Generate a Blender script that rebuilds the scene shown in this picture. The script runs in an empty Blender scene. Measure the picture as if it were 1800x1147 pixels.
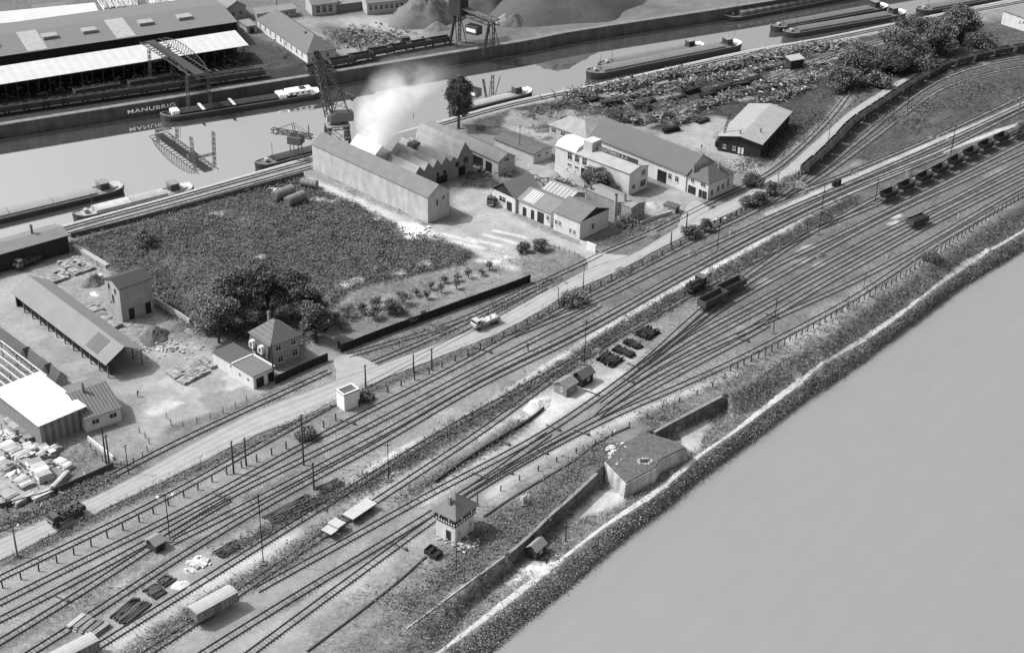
import bpy, math, random
import numpy as np
from mathutils import Vector, Matrix
rnd = random.Random(7); nr = np.random.default_rng(11)
SC = bpy.context.scene; COL = SC.collection
R = math.radians
# ---------------------------------------------------------------- camera
H = 180.0; PITCH = 29.5; ROLL = 1.3; FPX = 2700.0
th, ro = R(PITCH), R(ROLL)
fwd = Vector((0, math.cos(th), -math.sin(th))); up0 = Vector((0, math.sin(th), math.cos(th))); rt0 = Vector((1, 0, 0))
upv = up0*math.cos(ro) - rt0*math.sin(ro); rtv = rt0*math.cos(ro) + up0*math.sin(ro)
cam_d = bpy.data.cameras.new('camera'); cam = bpy.data.objects.new('camera', cam_d); COL.objects.link(cam)
cam.matrix_world = Matrix(((rtv.x, upv.x, -fwd.x, 0), (rtv.y, upv.y, -fwd.y, 0), (rtv.z, upv.z, -fwd.z, H), (0, 0, 0, 1)))
cam_d.lens = 36*FPX/1800; cam_d.sensor_width = 36; cam_d.clip_start = 1; cam_d.clip_end = 20000
SC.camera = cam
def G(px, py, z=0.0):
    d = fwd + rtv*((px-900)/FPX) - upv*((py-573.5)/FPX)
    t = (z-H)/d.z
    return (d.x*t, d.y*t)
def G3(px, py, z=0.0):
    a = G(px, py, z); return Vector((a[0], a[1], z))
def GL(pts, z=0.0): return [G(p[0], p[1], z) for p in pts]
# ---------------------------------------------------------------- light
wd = bpy.data.worlds.new('World'); SC.world = wd; wd.use_nodes = True
nt = wd.node_tree; nt.nodes.clear()
sky = nt.nodes.new('ShaderNodeTexSky'); sky.sky_type = 'NISHITA'; sky.sun_disc = False
SUN_EL, SUN_AZ = 50, 278      # azimuth: compass-like, clockwise from +Y
sky.sun_elevation = R(SUN_EL); sky.sun_rotation = R(SUN_AZ); sky.air_density = 1.0; sky.dust_density = 6.0
bw = nt.nodes.new('ShaderNodeRGBToBW'); bg = nt.nodes.new('ShaderNodeBackground'); wo = nt.nodes.new('ShaderNodeOutputWorld')
bg.inputs[1].default_value = 0.15
nt.links.new(sky.outputs[0], bw.inputs[0]); nt.links.new(bw.outputs[0], bg.inputs[0]); nt.links.new(bg.outputs[0], wo.inputs[0])
sl = bpy.data.lights.new('sun', 'SUN'); sl.energy = 3.1; sl.angle = R(0.5); sl.color = (1, 1, 1)
so = bpy.data.objects.new('sun', sl); COL.objects.link(so)
az = R(SUN_AZ); sd = Vector((math.sin(az)*math.cos(R(SUN_EL)), math.cos(az)*math.cos(R(SUN_EL)), math.sin(R(SUN_EL))))
so.rotation_euler = (-sd).to_track_quat('-Z', 'Y').to_euler(); so.location = sd*400
SC.view_settings.view_transform = 'Standard'; SC.view_settings.look = 'None'; SC.view_settings.exposure = 0.42; SC.view_settings.gamma = 1
SC.render.resolution_x = 1024; SC.render.resolution_y = 652
# ---------------------------------------------------------------- materials
MC = {}
def mat(base, var=.18, sc=.6, rough=.9, bump=0, spec=.15, stripe=None, island=0, metal=0, grime=0):
    key = (base, var, sc, rough, bump, spec, stripe, island, metal, grime)
    if key in MC: return MC[key]
    m = bpy.data.materials.new('surface_%d' % len(MC)); m.use_nodes = True; n = m.node_tree; L = n.links.new
    b = n.nodes['Principled BSDF']; b.inputs['Roughness'].default_value = rough; b.inputs['Specular IOR Level'].default_value = spec
    b.inputs['Metallic'].default_value = metal
    tc = n.nodes.new('ShaderNodeTexCoord'); co = tc.outputs['Object']
    def math_(op, a, c, clamp=False):
        q = n.nodes.new('ShaderNodeMath'); q.operation = op; q.use_clamp = clamp
        for i, s in enumerate((a, c)):
            if isinstance(s, (int, float)): q.inputs[i].default_value = s
            else: L(s, q.inputs[i])
        return q.outputs[0]
    def noise(scale, det=4):
        q = n.nodes.new('ShaderNodeTexNoise'); q.inputs['Scale'].default_value = scale; q.inputs['Detail'].default_value = det
        L(co, q.inputs['Vector']); return q.outputs['Fac']
    f1 = noise(sc, 5); f2 = noise(sc*5.3, 3)
    v = math_('ADD', math_('MULTIPLY', math_('SUBTRACT', f1, .5), 3.2*var), math_('MULTIPLY', math_('SUBTRACT', f2, .5), 1.8*var))
    if island:
        g = n.nodes.new('ShaderNodeNewGeometry'); v = math_('ADD', v, math_('MULTIPLY', math_('SUBTRACT', g.outputs['Random Per Island'], .5), island*2))
    hsrc = f2
    if stripe:
        ax, per, amt = stripe
        sp = n.nodes.new('ShaderNodeSeparateXYZ'); L(co, sp.inputs[0])
        ph = math_('MULTIPLY', sp.outputs[{'x': 0, 'y': 1, 'z': 2}[ax]], 2*math.pi/per)
        s = math_('SINE', ph, 0); v = math_('ADD', v, math_('MULTIPLY', s, amt))
    if grime:
        gn = n.nodes.new('ShaderNodeTexNoise'); gn.inputs['Scale'].default_value = 1.0; gn.inputs['Detail'].default_value = 3
        mp = n.nodes.new('ShaderNodeMapping'); mp.inputs['Scale'].default_value = (.55, .55, .10); L(co, mp.inputs[0]); L(mp.outputs[0], gn.inputs['Vector'])
        v = math_('ADD', v, math_('MULTIPLY', math_('SUBTRACT', gn.outputs['Fac'], .5), 3*grime))
    val = math_('MULTIPLY', math_('MAXIMUM', math_('ADD', v, 1.0), .25), base)
    val = math_('MINIMUM', val, .85)
    cb = n.nodes.new('ShaderNodeCombineColor')
    for i in range(3): L(val, cb.inputs[i])
    L(cb.outputs[0], b.inputs['Base Color'])
    if bump:
        bp = n.nodes.new('ShaderNodeBump'); bp.inputs['Strength'].default_value = bump; bp.inputs['Distance'].default_value = .1; L(hsrc, bp.inputs['Height']); L(bp.outputs[0], b.inputs['Normal'])
    MC[key] = m; return m
# ---------------------------------------------------------------- object helpers
def tag(o, label=None, cat=None, group=None, kind=None):
    if label: o['label'] = label
    if cat: o['category'] = cat
    if group: o['group'] = group
    if kind: o['kind'] = kind
    return o
def empty(name, x, y, z=0, rz=0, label=None, cat=None, group=None, kind=None):
    o = bpy.data.objects.new(name, None); COL.objects.link(o); o.location = (x, y, z); o.rotation_euler = (0, 0, rz); o.empty_display_size = .5
    return tag(o, label, cat, group, kind)
def link(name, me, parent=None, loc=None, rz=0):
    o = bpy.data.objects.new(name, me); COL.objects.link(o)
    if parent: o.parent = parent
    if loc is not None: o.location = loc
    if rz: o.rotation_euler = (0, 0, rz)
    return o
def kids(o): return [c for c in bpy.data.objects if c.parent == o]
def copy_tree(o, children, parent=None):
    c = o.copy(); COL.objects.link(c)
    if parent: c.parent = parent
    for k in children.get(o.name, []): copy_tree(k, children, c)
    return c
class Proto:
    """a thing built once; later calls copy it and each of its parts"""
    def __init__(s, root): s.root = root; s.used = False; s.map = None
    def place(s, x, y, z, rz, label, group=None, scale=None):
        if not s.used:
            s.used = True; s.map = {}
            st = [s.root]; allk = {}
            for ob in COL.objects:
                if ob.parent: allk.setdefault(ob.parent.name, []).append(ob)
            while st:
                q = st.pop(); s.map[q.name] = allk.get(q.name, []); st += s.map[q.name]
            o = s.root
        else: o = copy_tree(s.root, s.map)
        o.location = (x, y, z); o.rotation_euler = (0, 0, rz)
        if scale: o.scale = scale if isinstance(scale, tuple) else (scale,)*3
        o['label'] = label
        if group: o['group'] = group
        return o
class MB:
    def __init__(s): s.v = []; s.f = []
    def add(s, vs, fs):
        b = len(s.v); s.v += [tuple(q) for q in vs]; s.f += [tuple(i+b for i in f) for f in fs]; return s
    def box(s, x0, x1, y0, y1, z0, z1):
        return s.add([(x0,y0,z0),(x1,y0,z0),(x1,y1,z0),(x0,y1,z0),(x0,y0,z1),(x1,y0,z1),(x1,y1,z1),(x0,y1,z1)],
                     [(0,3,2,1),(4,5,6,7),(0,1,5,4),(1,2,6,5),(2,3,7,6),(3,0,4,7)])
    def obox(s, c, size, rz=0, ry=0, rx=0):
        m = Matrix.Translation(c) @ Matrix.Rotation(rz, 4, 'Z') @ Matrix.Rotation(ry, 4, 'Y') @ Matrix.Rotation(rx, 4, 'X')
        a, b, d = size[0]/2, size[1]/2, size[2]/2
        vs = [m @ Vector(q) for q in ((-a,-b,-d),(a,-b,-d),(a,b,-d),(-a,b,-d),(-a,-b,d),(a,-b,d),(a,b,d),(-a,b,d))]
        return s.add(vs, [(0,3,2,1),(4,5,6,7),(0,1,5,4),(1,2,6,5),(2,3,7,6),(3,0,4,7)])
    def tube(s, p, q, r, n=6, r2=None, cap=True):
        p, q = Vector(p), Vector(q); r2 = r if r2 is None else r2
        d = (q-p)
        if d.length < 1e-6: return s
        k = d.normalized(); a = k.orthogonal().normalized(); b = k.cross(a)
        vs = [p + (a*math.cos(2*math.pi*i/n)+b*math.sin(2*math.pi*i/n))*r for i in range(n)] + [q + (a*math.cos(2*math.pi*i/n)+b*math.sin(2*math.pi*i/n))*r2 for i in range(n)]
        fs = [(i, (i+1) % n, n+(i+1) % n, n+i) for i in range(n)]
        if cap: fs += [tuple(range(n))[::-1], tuple(range(n, 2*n))]
        return s.add(vs, fs)
    def ext(s, poly, a, b, axis='y'):
        """extrude a 2D polygon (u,z) along an axis from a to b"""
        n = len(poly)
        if axis == 'y': f = lambda u, w, t: (u, t, w)
        elif axis == 'x': f = lambda u, w, t: (t, u, w)
        else: f = lambda u, w, t: (u, w, t)
        vs = [f(u, w, a) for u, w in poly] + [f(u, w, b) for u, w in poly]
        fs = [(i, (i+1) % n, n+(i+1) % n, n+i) for i in range(n)] + [tuple(range(n))[::-1], tuple(range(n, 2*n))]
        return s.add(vs, fs)
    def lat(s, a, b, w, h, n, r=.09, axis_up=None):
        """lattice girder between a and b"""
        a, b = Vector(a), Vector(b); d = (b-a).normalized(); u = Vector(axis_up) if axis_up else Vector((0, 0, 1))
        sd_ = d.cross(u).normalized(); u = sd_.cross(d).normalized()
        cs = [sd_*w/2+u*h/2, -sd_*w/2+u*h/2, -sd_*w/2-u*h/2, sd_*w/2-u*h/2]
        for c in cs: s.tube(a+c, b+c, r*1.4, 4)
        for i in range(n):
            p, q = a+(b-a)*(i/n), a+(b-a)*((i+1)/n)
            for k in range(4):
                c, e = cs[k], cs[(k+1) % 4]
                s.tube(p+c, q+e, r, 4, cap=False) if i % 2 else s.tube(p+e, q+c, r, 4, cap=False)
        return s
    def build(s, name, m, parent=None, smooth=False, up=False):
        me = bpy.data.meshes.new(name); me.from_pydata(s.v, [], s.f)
        import bmesh
        b = bmesh.new(); b.from_mesh(me); bmesh.ops.recalc_face_normals(b, faces=b.faces)
        if up: [f.normal_flip() for f in b.faces if f.normal.z < 0]
        b.to_mesh(me); b.free()
        me.materials.append(m)
        if smooth: me.polygons.foreach_set('use_smooth', [True]*len(me.polygons))
        return link(name, me, parent)
def npmesh(name, V, F, m, parent=None, smooth=False):
    V = np.asarray(V, dtype=np.float32); F = np.asarray(F, dtype=np.int32); k = F.shape[1]
    me = bpy.data.meshes.new(name); me.vertices.add(len(V)); me.vertices.foreach_set('co', V.ravel())
    me.loops.add(F.size); me.loops.foreach_set('vertex_index', F.ravel())
    me.polygons.add(len(F)); me.polygons.foreach_set('loop_start', np.arange(0, F.size, k, dtype=np.int32)); me.polygons.foreach_set('loop_total', np.full(len(F), k, dtype=np.int32))
    if smooth: me.polygons.foreach_set('use_smooth', np.ones(len(F), dtype=bool))
    me.update(calc_edges=True); me.materials.append(m)
    return link(name, me, parent)
def leafcloud(C, size, per=4, spread=.6, flat=.0):
    """per random quads about each centre"""
    C = np.repeat(np.asarray(C, float), per, axis=0); n = len(C)
    C = C + nr.normal(0, spread, (n, 3))*np.array([1, 1, .6])
    a = nr.normal(size=(n, 3)); a[:, 2] *= (1-flat); a /= np.linalg.norm(a, axis=1)[:, None]
    b = nr.normal(size=(n, 3)); b[:, 2] *= (1-flat); b -= (b*a).sum(1)[:, None]*a; b /= np.linalg.norm(b, axis=1)[:, None]
    s = size*nr.uniform(.6, 1.3, (n, 1))
    V = np.stack([C-a*s-b*s*.5, C+a*s*.2-b*s*.8, C+a*s+b*s*.5, C-a*s*.2+b*s*.8], 1).reshape(-1, 3)
    return V, np.arange(4*n).reshape(-1, 4)
# ---------------------------------------------------------------- numpy noise and distances
_lat = np.random.default_rng(5).random((256, 256))
def vnoise(x, y):
    xi, yi = np.floor(x).astype(int), np.floor(y).astype(int); fx, fy = x-xi, y-yi
    fx = fx*fx*(3-2*fx); fy = fy*fy*(3-2*fy)
    a, b = _lat[xi % 256, yi % 256], _lat[(xi+1) % 256, yi % 256]; c, d = _lat[xi % 256, (yi+1) % 256], _lat[(xi+1) % 256, (yi+1) % 256]
    return (a*(1-fx)+b*fx)*(1-fy)+(c*(1-fx)+d*fx)*fy
def fbm(x, y, s, o=4):
    t = 0; a = .5; n = 0
    for i in range(o): t = t+a*vnoise(x/s+17.3*i, y/s+9.1*i); n += a; a *= .55; s /= 2.1
    return t/n-.5
def segdist(x, y, P, closed=False):
    d = np.full(x.shape, 1e9); n = len(P)
    for i in range(n if closed else n-1):
        ax, ay = P[i]; bx, by = P[(i+1) % n]; vx, vy = bx-ax, by-ay; L2 = vx*vx+vy*vy+1e-9
        t = np.clip(((x-ax)*vx+(y-ay)*vy)/L2, 0, 1); d = np.minimum(d, np.hypot(x-ax-t*vx, y-ay-t*vy))
    return d
def inside(x, y, P):
    r = np.zeros(x.shape, bool); n = len(P)
    for i in range(n):
        ax, ay = P[i]; bx, by = P[(i+1) % n]
        if ay == by: continue
        r ^= ((ay > y) != (by > y)) & (x < (bx-ax)*(y-ay)/(by-ay)+ax)
    return r
def resample(P, step):
    P = [Vector((p[0], p[1])) for p in P]; out = [P[0].copy()]; acc = 0
    # smooth with Catmull-Rom first
    S = []
    for i in range(len(P)-1):
        p0, p1, p2, p3 = P[max(i-1, 0)], P[i], P[i+1], P[min(i+2, len(P)-1)]
        k = max(2, int((p2-p1).length/2))
        for j in range(k):
            t = j/k; S.append(.5*((2*p1)+(p2-p0)*t+(2*p0-5*p1+4*p2-p3)*t*t+(3*p1-p0-3*p2+p3)*t**3))
    S.append(P[-1]); out = [S[0]]; need = step
    for i in range(len(S)-1):
        a, b = S[i], S[i+1]; l = (b-a).length; pos = 0
        while l-pos >= need:
            pos += need; out.append(a+(b-a)*(pos/l)); need = step
        need -= (l-pos)
    return out
# ================================================================ TERRAIN
WC, WR, ZP = -4.5, -6.0, -3.0       # canal level, river level, tow path level
Q1 = GL([(-400,545),(-200,485),(0,430),(114,396),(300,346),(450,303),(545,276),(750,220),(900,179),(1050,148),(1297,93),(1450,66),(1577,40),(1800,-5),(2100,-62)])
Q2 = GL([(-400,285),(-150,243),(0,219),(450,148),(900,75),(1000,56),(1183,28),(1300,10),(1500,-22),(1800,-70),(2100,-115)])
RW = GL([(500,1400),(780,1203),(860,1147),(900,1110),(951,1069),(1021,1011),(1102,940),(1170,890),(1229,837),(1350,753),(1426,694),(1512,638),(1582,580),(1673,512),(1800,437),(2000,320)], WR)
PTH = [(500,1350),(700,1197),(770,1147),(900,1049),(976,991),(1064,923),(1163,857),(1223,805),(1292,757),(1350,712),(1406,671),(1476,623),(1557,570),(1650,500),(1711,457),(1800,405),(2000,285)]
PW = GL(PTH, ZP)
UL = GL([(500,1262),(715,1105),(895,972),(968,905),(1021,858),(1059,823),(1066,812),(1130,762),(1178,744),(1274,694),(1350,646),(1440,600),(1560,510),(1640,458),(1800,352),(2000,225)])
def ext_line(P):
    P = [tuple(p) for p in P]; a, b = P[0], P[1]; c, d = P[-2], P[-1]
    return [(a[0]-4000, a[1]-(b[1]-a[1])/(b[0]-a[0])*4000)]+P+[(d[0]+4000, d[1]+(d[1]-c[1])/(d[0]-c[0])*4000)]
Q1e, Q2e, RWe, PWe, ULe = map(ext_line, (Q1, Q2, RW, PW, UL))
def yl(P, x): return np.interp(x, [p[0] for p in P], [p[1] for p in P])
def xcoords(a, b, st, far=5000):
    m = np.arange(a, b, st); g = []; s = st
    while sum(g) < far: s *= 1.45; g.append(s)
    c = np.cumsum(g); return np.concatenate([(a-c)[::-1], m, m[-1]+c])
xs = xcoords(-225, 235, .6); ys = xcoords(190, 640, .6)
X, Y = np.meshgrid(xs, ys, indexing='ij')
# land uses and painted yard falloff, drawn on the ground like a map:  (points, tone, plant cover, edge softness)
TONE = np.full(X.shape, .15); VEG = np.zeros(X.shape)
wx = X+fbm(X, Y, 5, 3)*3.2; wy = Y+fbm(X+99, Y+31, 5, 3)*3.2
def _apply(m, al, tone, veg):
    if tone is not None: TONE[m] = TONE[m]*(1-al)+tone*al
    if veg is not None: VEG[m] = VEG[m]*(1-al)+veg*al
def zone(pts, tone, veg=0., soft=.8, z=0.):
    P = GL(pts, z); bx = [p[0] for p in P]; by = [p[1] for p in P]
    m = (X > min(bx)-6) & (X < max(bx)+6) & (Y > min(by)-6) & (Y < max(by)+6)
    x, y = wx[m], wy[m]; d = segdist(x, y, P, True); d = np.where(inside(x, y, P), d, -d)
    _apply(m, np.clip(d/soft*.5+.5, 0, 1), tone, veg)
def strip(pts, w, tone, veg=0., soft=.5, z=0., al=1., warp=.22):
    P = GL(pts, z); bx = [p[0] for p in P]; by = [p[1] for p in P]
    m = (X > min(bx)-w-6) & (X < max(bx)+w+6) & (Y > min(by)-w-6) & (Y < max(by)+w+6)
    x = X[m]+(wx[m]-X[m])*warp; y = Y[m]+(wy[m]-Y[m])*warp
    d = w/2-segdist(x, y, P)
    _apply(m, np.clip(d/soft*.5+.5, 0, 1)*al, tone, veg)
def fullfield():
    q2 = yl(Q2e, X); q1 = yl(Q1e, X)
    TONE[Y > q2-3] = .075; VEG[Y > q2] = .15
    u = yl(ULe, X); m = Y < u; TONE[m] = .12; VEG[m] = .9
fullfield()
exec_zones = []
# -------- far bank
zone([(-300,150),(0,122),(440,80),(540,110),(600,125),(560,150),(300,190),(-300,262)], .035, .1)
zone([(430,60),(560,100),(640,118),(900,78),(1300,12),(1600,-45),(1200,-60),(600,-40),(400,-20)], .12, .0)
zone([(500,35),(620,28),(730,20),(760,60),(690,100),(600,95),(520,55)], .2, 0, 3)
zone([(600,35),(660,30),(700,50),(640,80)], .26, 0, 4)
zone([(560,45),(660,50),(670,75),(640,85),(590,80)], .09, .5, 3)
zone([(440,75),(470,80),(540,105),(500,120),(440,125)], .055, .4, 1)
zone([(560,122),(740,90),(900,60),(960,58),(900,76),(600,125)], .06, .3)
zone([(890,62),(1010,38),(1230,0),(1300,-8),(1350,0),(1000,56),(900,74)], .13, .0)
zone([(-200,60),(0,60),(200,38),(420,8),(560,0),(560,-60),(-200,-60)], .12, .2, 2)
zone([(60,58),(240,38),(300,25),(310,30),(200,52),(60,68)], .2, 0, 1)
# -------- bank between canal and road: default tone, then parts
zone([(-200,500),(0,425),(300,345),(545,280),(760,219),(900,182),(1300,95),(1600,42),(1850,0),(2000,80),(1800,84),(1690,102),(1600,132),(1500,192),(1375,300),(1107,449),(900,543),(665,640),(262,822),(0,950),(-200,1050)], .17, .15)
strip([(-100,470),(114,404),(300,354),(450,314),(548,284)], 9, .24, 0)
strip([(748,225),(900,184),(1050,153),(1297,99),(1450,72),(1577,46),(1800,2)], 5, .26, 0)
MEADOW = [(122,425),(300,375),(520,312),(560,332),(640,365),(700,397),(780,420),(832,447),(815,466),(700,490),(640,500),(600,525),(575,560),(560,600),(500,620),(440,600),(350,590),(268,540),(185,475)]
zone(MEADOW, .055, 1., 1.2)
for k in range(46):
    px, py = rnd.uniform(200, 800), rnd.uniform(340, 560); l = rnd.uniform(6, 40); strip([(px, py), (px+l, py-l*rnd.uniform(-.3, .5))], rnd.uniform(1, 5), rnd.choice([.03, .04, .10, .13, .16]), .8, 2.5, al=rnd.uniform(.3, .9))
for px, py, l in ((625,495,14),(262,430,12),(380,375,16),(455,455,8),(700,480,10),(745,465,8),(560,350,12),(585,352,6),(665,385,6),(610,500,8)): strip([(px-l/2, py), (px+l/2, py)], 1.6, .42, 0, 1)
ORCH = [(575,565),(640,505),(700,492),(820,470),(880,440),(960,430),(1020,447),(1028,458),(945,482),(600,610),(585,600)]
zone(ORCH, .145, .35, 1.)
zone([(700,565),(850,500),(930,478),(900,497),(600,608),(600,595)], .17, .2, 1.5)
strip([(590,590),(640,548),(700,540),(760,520),(830,492),(900,480)], 2.2, .24, 0, 2, al=.8)
strip([(600,560),(660,530),(700,520)], 2.0, .24, 0, 2, al=.7)
zone([(540,600),(575,590),(600,615),(592,632),(575,640),(540,625)], .2, .1)
# factory yard
zone([(555,318),(540,310),(750,396),(800,395),(828,378),(800,370),(797,345),(835,310),(860,300),(870,330),(865,350),(905,380),(1000,428),(1062,445),(1080,452),(1036,472),(1020,452),(960,428),(880,436),(830,440),(770,420),(700,392),(620,352)], .27, 0, 1)
strip([(548,318),(640,360),(700,387),(750,405),(800,420),(900,470)], 3, .36, 0, 1)
zone([(700,392),(755,405),(768,420),(720,418),(704,408)], .62, 0, 1)
zone([(790,418),(860,440),(880,470),(930,445),(870,418),(820,405)], .3, 0, 3)
for a in ((800,425,850,436),(825,418,878,432),(852,412,905,427),(870,405,925,418),(780,412,835,425)):
    strip([(a[0],a[1]),(a[2],a[3])], 1.2, .5, 0, .5)
strip([(845,458),(870,462),(890,452)], 1.6, .5, 0, 1)
zone([(815,305),(850,300),(880,322),(860,332),(805,330)], .06, .8, 1)
zone([(850,225),(900,195),(960,220),(970,245),(940,265),(870,240)], .2, .25, 2)
strip([(880,228),(930,232),(960,240)], 3, .34, 0, 2, al=.8)
zone([(830,215),(905,190),(880,220),(850,232)], .07, .8, 1)
zone([(890,290),(960,270),(975,300),(965,320),(930,310)], .27, 0, 1)
zone([(1140,330),(1205,330),(1240,350),(1210,372),(1196,388),(1140,384),(1130,362)], .26, 0, 1)
zone([(1028,425),(1120,390),(1140,398),(1100,420),(1050,440)], .085, .7, 1)
zone([(1120,388),(1160,372),(1190,380),(1150,398)], .17, .3, 1)
# scrap yard
zone([(900,192),(1300,108),(1600,48),(1650,60),(1560,110),(1480,165),(1440,215),(1380,270),(1320,300),(1250,260),(1180,235),(1060,205),(975,200)], .05, .6, 1)
zone([(1180,225),(1262,205),(1290,215),(1262,240),(1250,262),(1215,262),(1160,240)], .25, 0, 2)
zone([(1195,235),(1262,245),(1340,290),(1345,315),(1300,300),(1270,280)], .27, 0, 2)
strip([(1127,222),(1203,191),(1350,146),(1390,126),(1481,92),(1560,70)], 4, .2, .1, 1)
for k in range(120):
    px = rnd.uniform(930, 1500); py = 190-(px-900)*.21+rnd.uniform(8, 70)
    strip([(px, py), (px+rnd.uniform(10, 45), py-rnd.uniform(-3, 10))], rnd.uniform(.8, 2.6), rnd.choice([.03, .05, .22, .3, .16]), .2, 1, al=.8)
zone([(1480,165),(1560,115),(1620,85),(1700,70),(1800,50),(1860,60),(1800,82),(1683,103),(1600,131),(1500,190),(1400,270),(1430,220)], .065, .8, 1)
zone([(1650,60),(1760,30),(1860,40),(1860,75),(1700,92),(1640,95)], .075, .7, 3)
strip([(1350,300),(1456,212),(1495,165)], 3, .22, .1, 1)
# lumber yards
zone([(-150,560),(0,500),(30,492),(130,560),(240,610),(260,605),(330,600),(375,615),(440,660),(470,692),(300,748),(262,790),(262,800),(150,700),(100,650),(0,575),(-150,620)], .25, 0, 1)
zone([(60,470),(120,430),(190,470),(215,565),(270,545),(345,590),(330,625),(240,605),(130,560)], .2, .2, 2)
zone([(240,600),(300,590),(340,605),(280,620)], .3, 0, 3)
zone([(300,560),(345,590),(330,600),(290,590)], .12, .4, 2)
zone([(330,650),(380,665),(400,690),(340,690)], .22, 0, 3)
zone([(250,720),(300,700),(310,712),(262,735)], .36, 0, 1)
zone([(0,730),(60,760),(140,800),(120,850),(20,900),(-80,930),(-80,720)], .26, .0, 2)
zone([(90,800),(150,770),(215,805),(205,825),(110,870),(95,840)], .13, .4, 2)
zone([(155,755),(205,740),(262,775),(215,800),(165,785)], .2, .1, 2)
zone([(-150,500),(0,440),(110,420),(125,440),(60,480),(0,498),(-150,560)], .13, .2, 2)
zone([(0,488),(60,470),(50,490),(20,500),(-100,540),(-100,520)], .26, 0, 3)
for q_, t_ in (([(62,600),(100,588),(150,625),(115,640)], .21), ([(95,585),(120,578),(190,632),(160,642)], .28), ([(215,700),(250,690),(262,705),(228,716)], .2), ([(272,668),(300,660),(375,700),(350,712)], .3), ([(350,700),(420,680),(450,695),(370,722)], .2), ([(288,712),(318,704),(330,708),(300,718)], .4), ([(150,655),(200,640),(235,668),(190,690)], .22), ([(380,668),(425,655),(445,672),(400,690)], .3)):
    zone(q_, t_, 0, .4)
# verge between works and road, and verge between road and railway
strip([(-120,985),(0,932),(100,896),(200,845),(240,818)], 6, .1, .7, 1)
zone([(-100,945),(0,890),(95,862),(200,815),(215,826),(100,885),(0,920),(-100,965)], .06, .7, 1)
zone([(450,700),(575,640),(592,650),(575,662),(470,712),(300,765),(298,750)], .13, .5, 1)
zone([(612,625),(1020,455),(1040,462),(1030,475),(900,545),(830,578),(665,640),(632,640)], .13, .35, 1)
zone([(640,640),(720,605),(830,570),(880,545),(960,510),(1020,470),(1036,474),(900,542),(830,579),(665,642)], .11, .5, 1)
zone([(1062,450),(1190,392),(1196,398),(1107,448),(1080,455)], .13, .4, 1)
zone([(1230,378),(1330,322),(1343,318),(1300,342),(1250,368)], .09, .5, 1)
# -------- railway yard
YU = [(-120,1040),(0,984),(101,933),(253,860),(450,764),(634,682),(761,631),(900,573),(1011,510),(1087,476),(1150,442),(1207,413),(1308,361),(1350,336),(1417,290),(1500,206),(1557,170),(1650,115),(1800,86),(1950,60)]
YL = [(2050,180),(1800,352),(1640,458),(1560,510),(1440,600),(1350,635),(1274,660),(1178,700),(1120,730),(1040,790),(940,845),(880,890),(780,960),(715,1020),(500,1160),(380,1260),(-120,1260)]
zone(YU+YL, .185, .08, 1.5)
zone([(900,573),(1211,392),(1308,361),(1417,290),(1557,170),(1800,86),(1950,60),(2000,220),(1800,350),(1560,500),(1350,610),(1200,560)], .10, .22, 14)  # vignette and air falloff put into the ground: darker toward far right
zone([(1417,300),(1557,180),(1700,105),(1950,70),(1950,190),(1700,255),(1500,330),(1400,352)], .06, .6, 12)
zone([(-150,1000),(253,880),(450,800),(620,1100),(500,1300),(-150,1300)], .225, 0, 16)  # near end of the painted vignette falloff: paler ground tone
strip([(-100,1030),(20,985),(101,943),(253,868),(450,776),(560,722),(634,692),(761,641),(900,583),(1011,518),(1087,484),(1150,450),(1207,421),(1308,369),(1350,345),(1410,300)], 3.2, .09, .6, 1.2)
# light walkway strips and plant strips
strip([(540,890),(600,860),(703,793),(850,716),(1000,620),(1050,585),(1200,500),(1350,418),(1450,365),(1542,316),(1610,285),(1670,260),(1765,227),(1850,200)], 2.0, .40, 0, .5)
strip([(560,885),(640,850),(720,805),(800,755),(850,728),(900,700),(1000,640),(1100,575),(1200,520),(1350,437),(1440,385),(1500,350)], 5.0, .075, .95, 1)
strip([(1350,377),(1450,332),(1550,290),(1628,255),(1720,218),(1850,160)], 2.2, .32, 0, .6)
strip([(440,1010),(560,935),(640,890),(700,850),(800,790),(880,745)], 2.2, .33, 0, .8)
strip([(170,1147),(300,1065),(440,985),(520,935)], 3.2, .36, 0, 1)
strip([(240,1147),(330,1085),(420,1030),(500,985),(560,940),(640,895)], 4.5, .12, .8, 1.2)
strip([(700,880),(800,820),(860,785),(930,735)], 3.5, .13, .7, 1.2)
strip([(765,850),(840,797),(935,738),(965,712)], 2.4, .05, .1, .6)
strip([(740,878),(820,830),(900,785),(965,735),(1020,700),(1080,660),(1130,620)], 3.4, .36, 0, .8)
zone([(900,735),(940,700),(985,690),(1040,670),(1070,645),(1090,650),(1060,690),(1000,720),(950,745)], .4, 0, 2)
zone([(1030,640),(1150,565),(1180,575),(1100,640),(1060,665)], .22, .2, 2)
zone([(1150,590),(1200,545),(1230,520),(1250,530),(1180,600),(1130,632)], .17, .4, 2)
strip([(430,1147),(560,1060),(640,1005),(720,940),(770,905)], 3, .3, 0, 2)
strip([(500,1065),(600,1000),(700,950),(740,925)], 1.6, .08, .8, .8)
strip([(860,870),(960,800),(1060,752),(1180,700),(1300,650)], 2.5, .3, 0, 1)
zone([(1380,600),(1440,560),(1520,505),(1540,510),(1430,585),(1390,605)], .34, 0, 3)
strip([(1560,505),(1640,450),(1720,395),(1800,345)], 2.5, .2, 0, 1)
strip([(240,990),(330,935),(450,870),(560,810)], 3, .15, .6, 1)
strip([(60,1147),(200,1050),(330,970),(460,895),(545,852)], 4, .13, .4, 1)
strip([(-20,1147),(120,1075),(250,980)], 3.5, .14, .4, 1)
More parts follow.
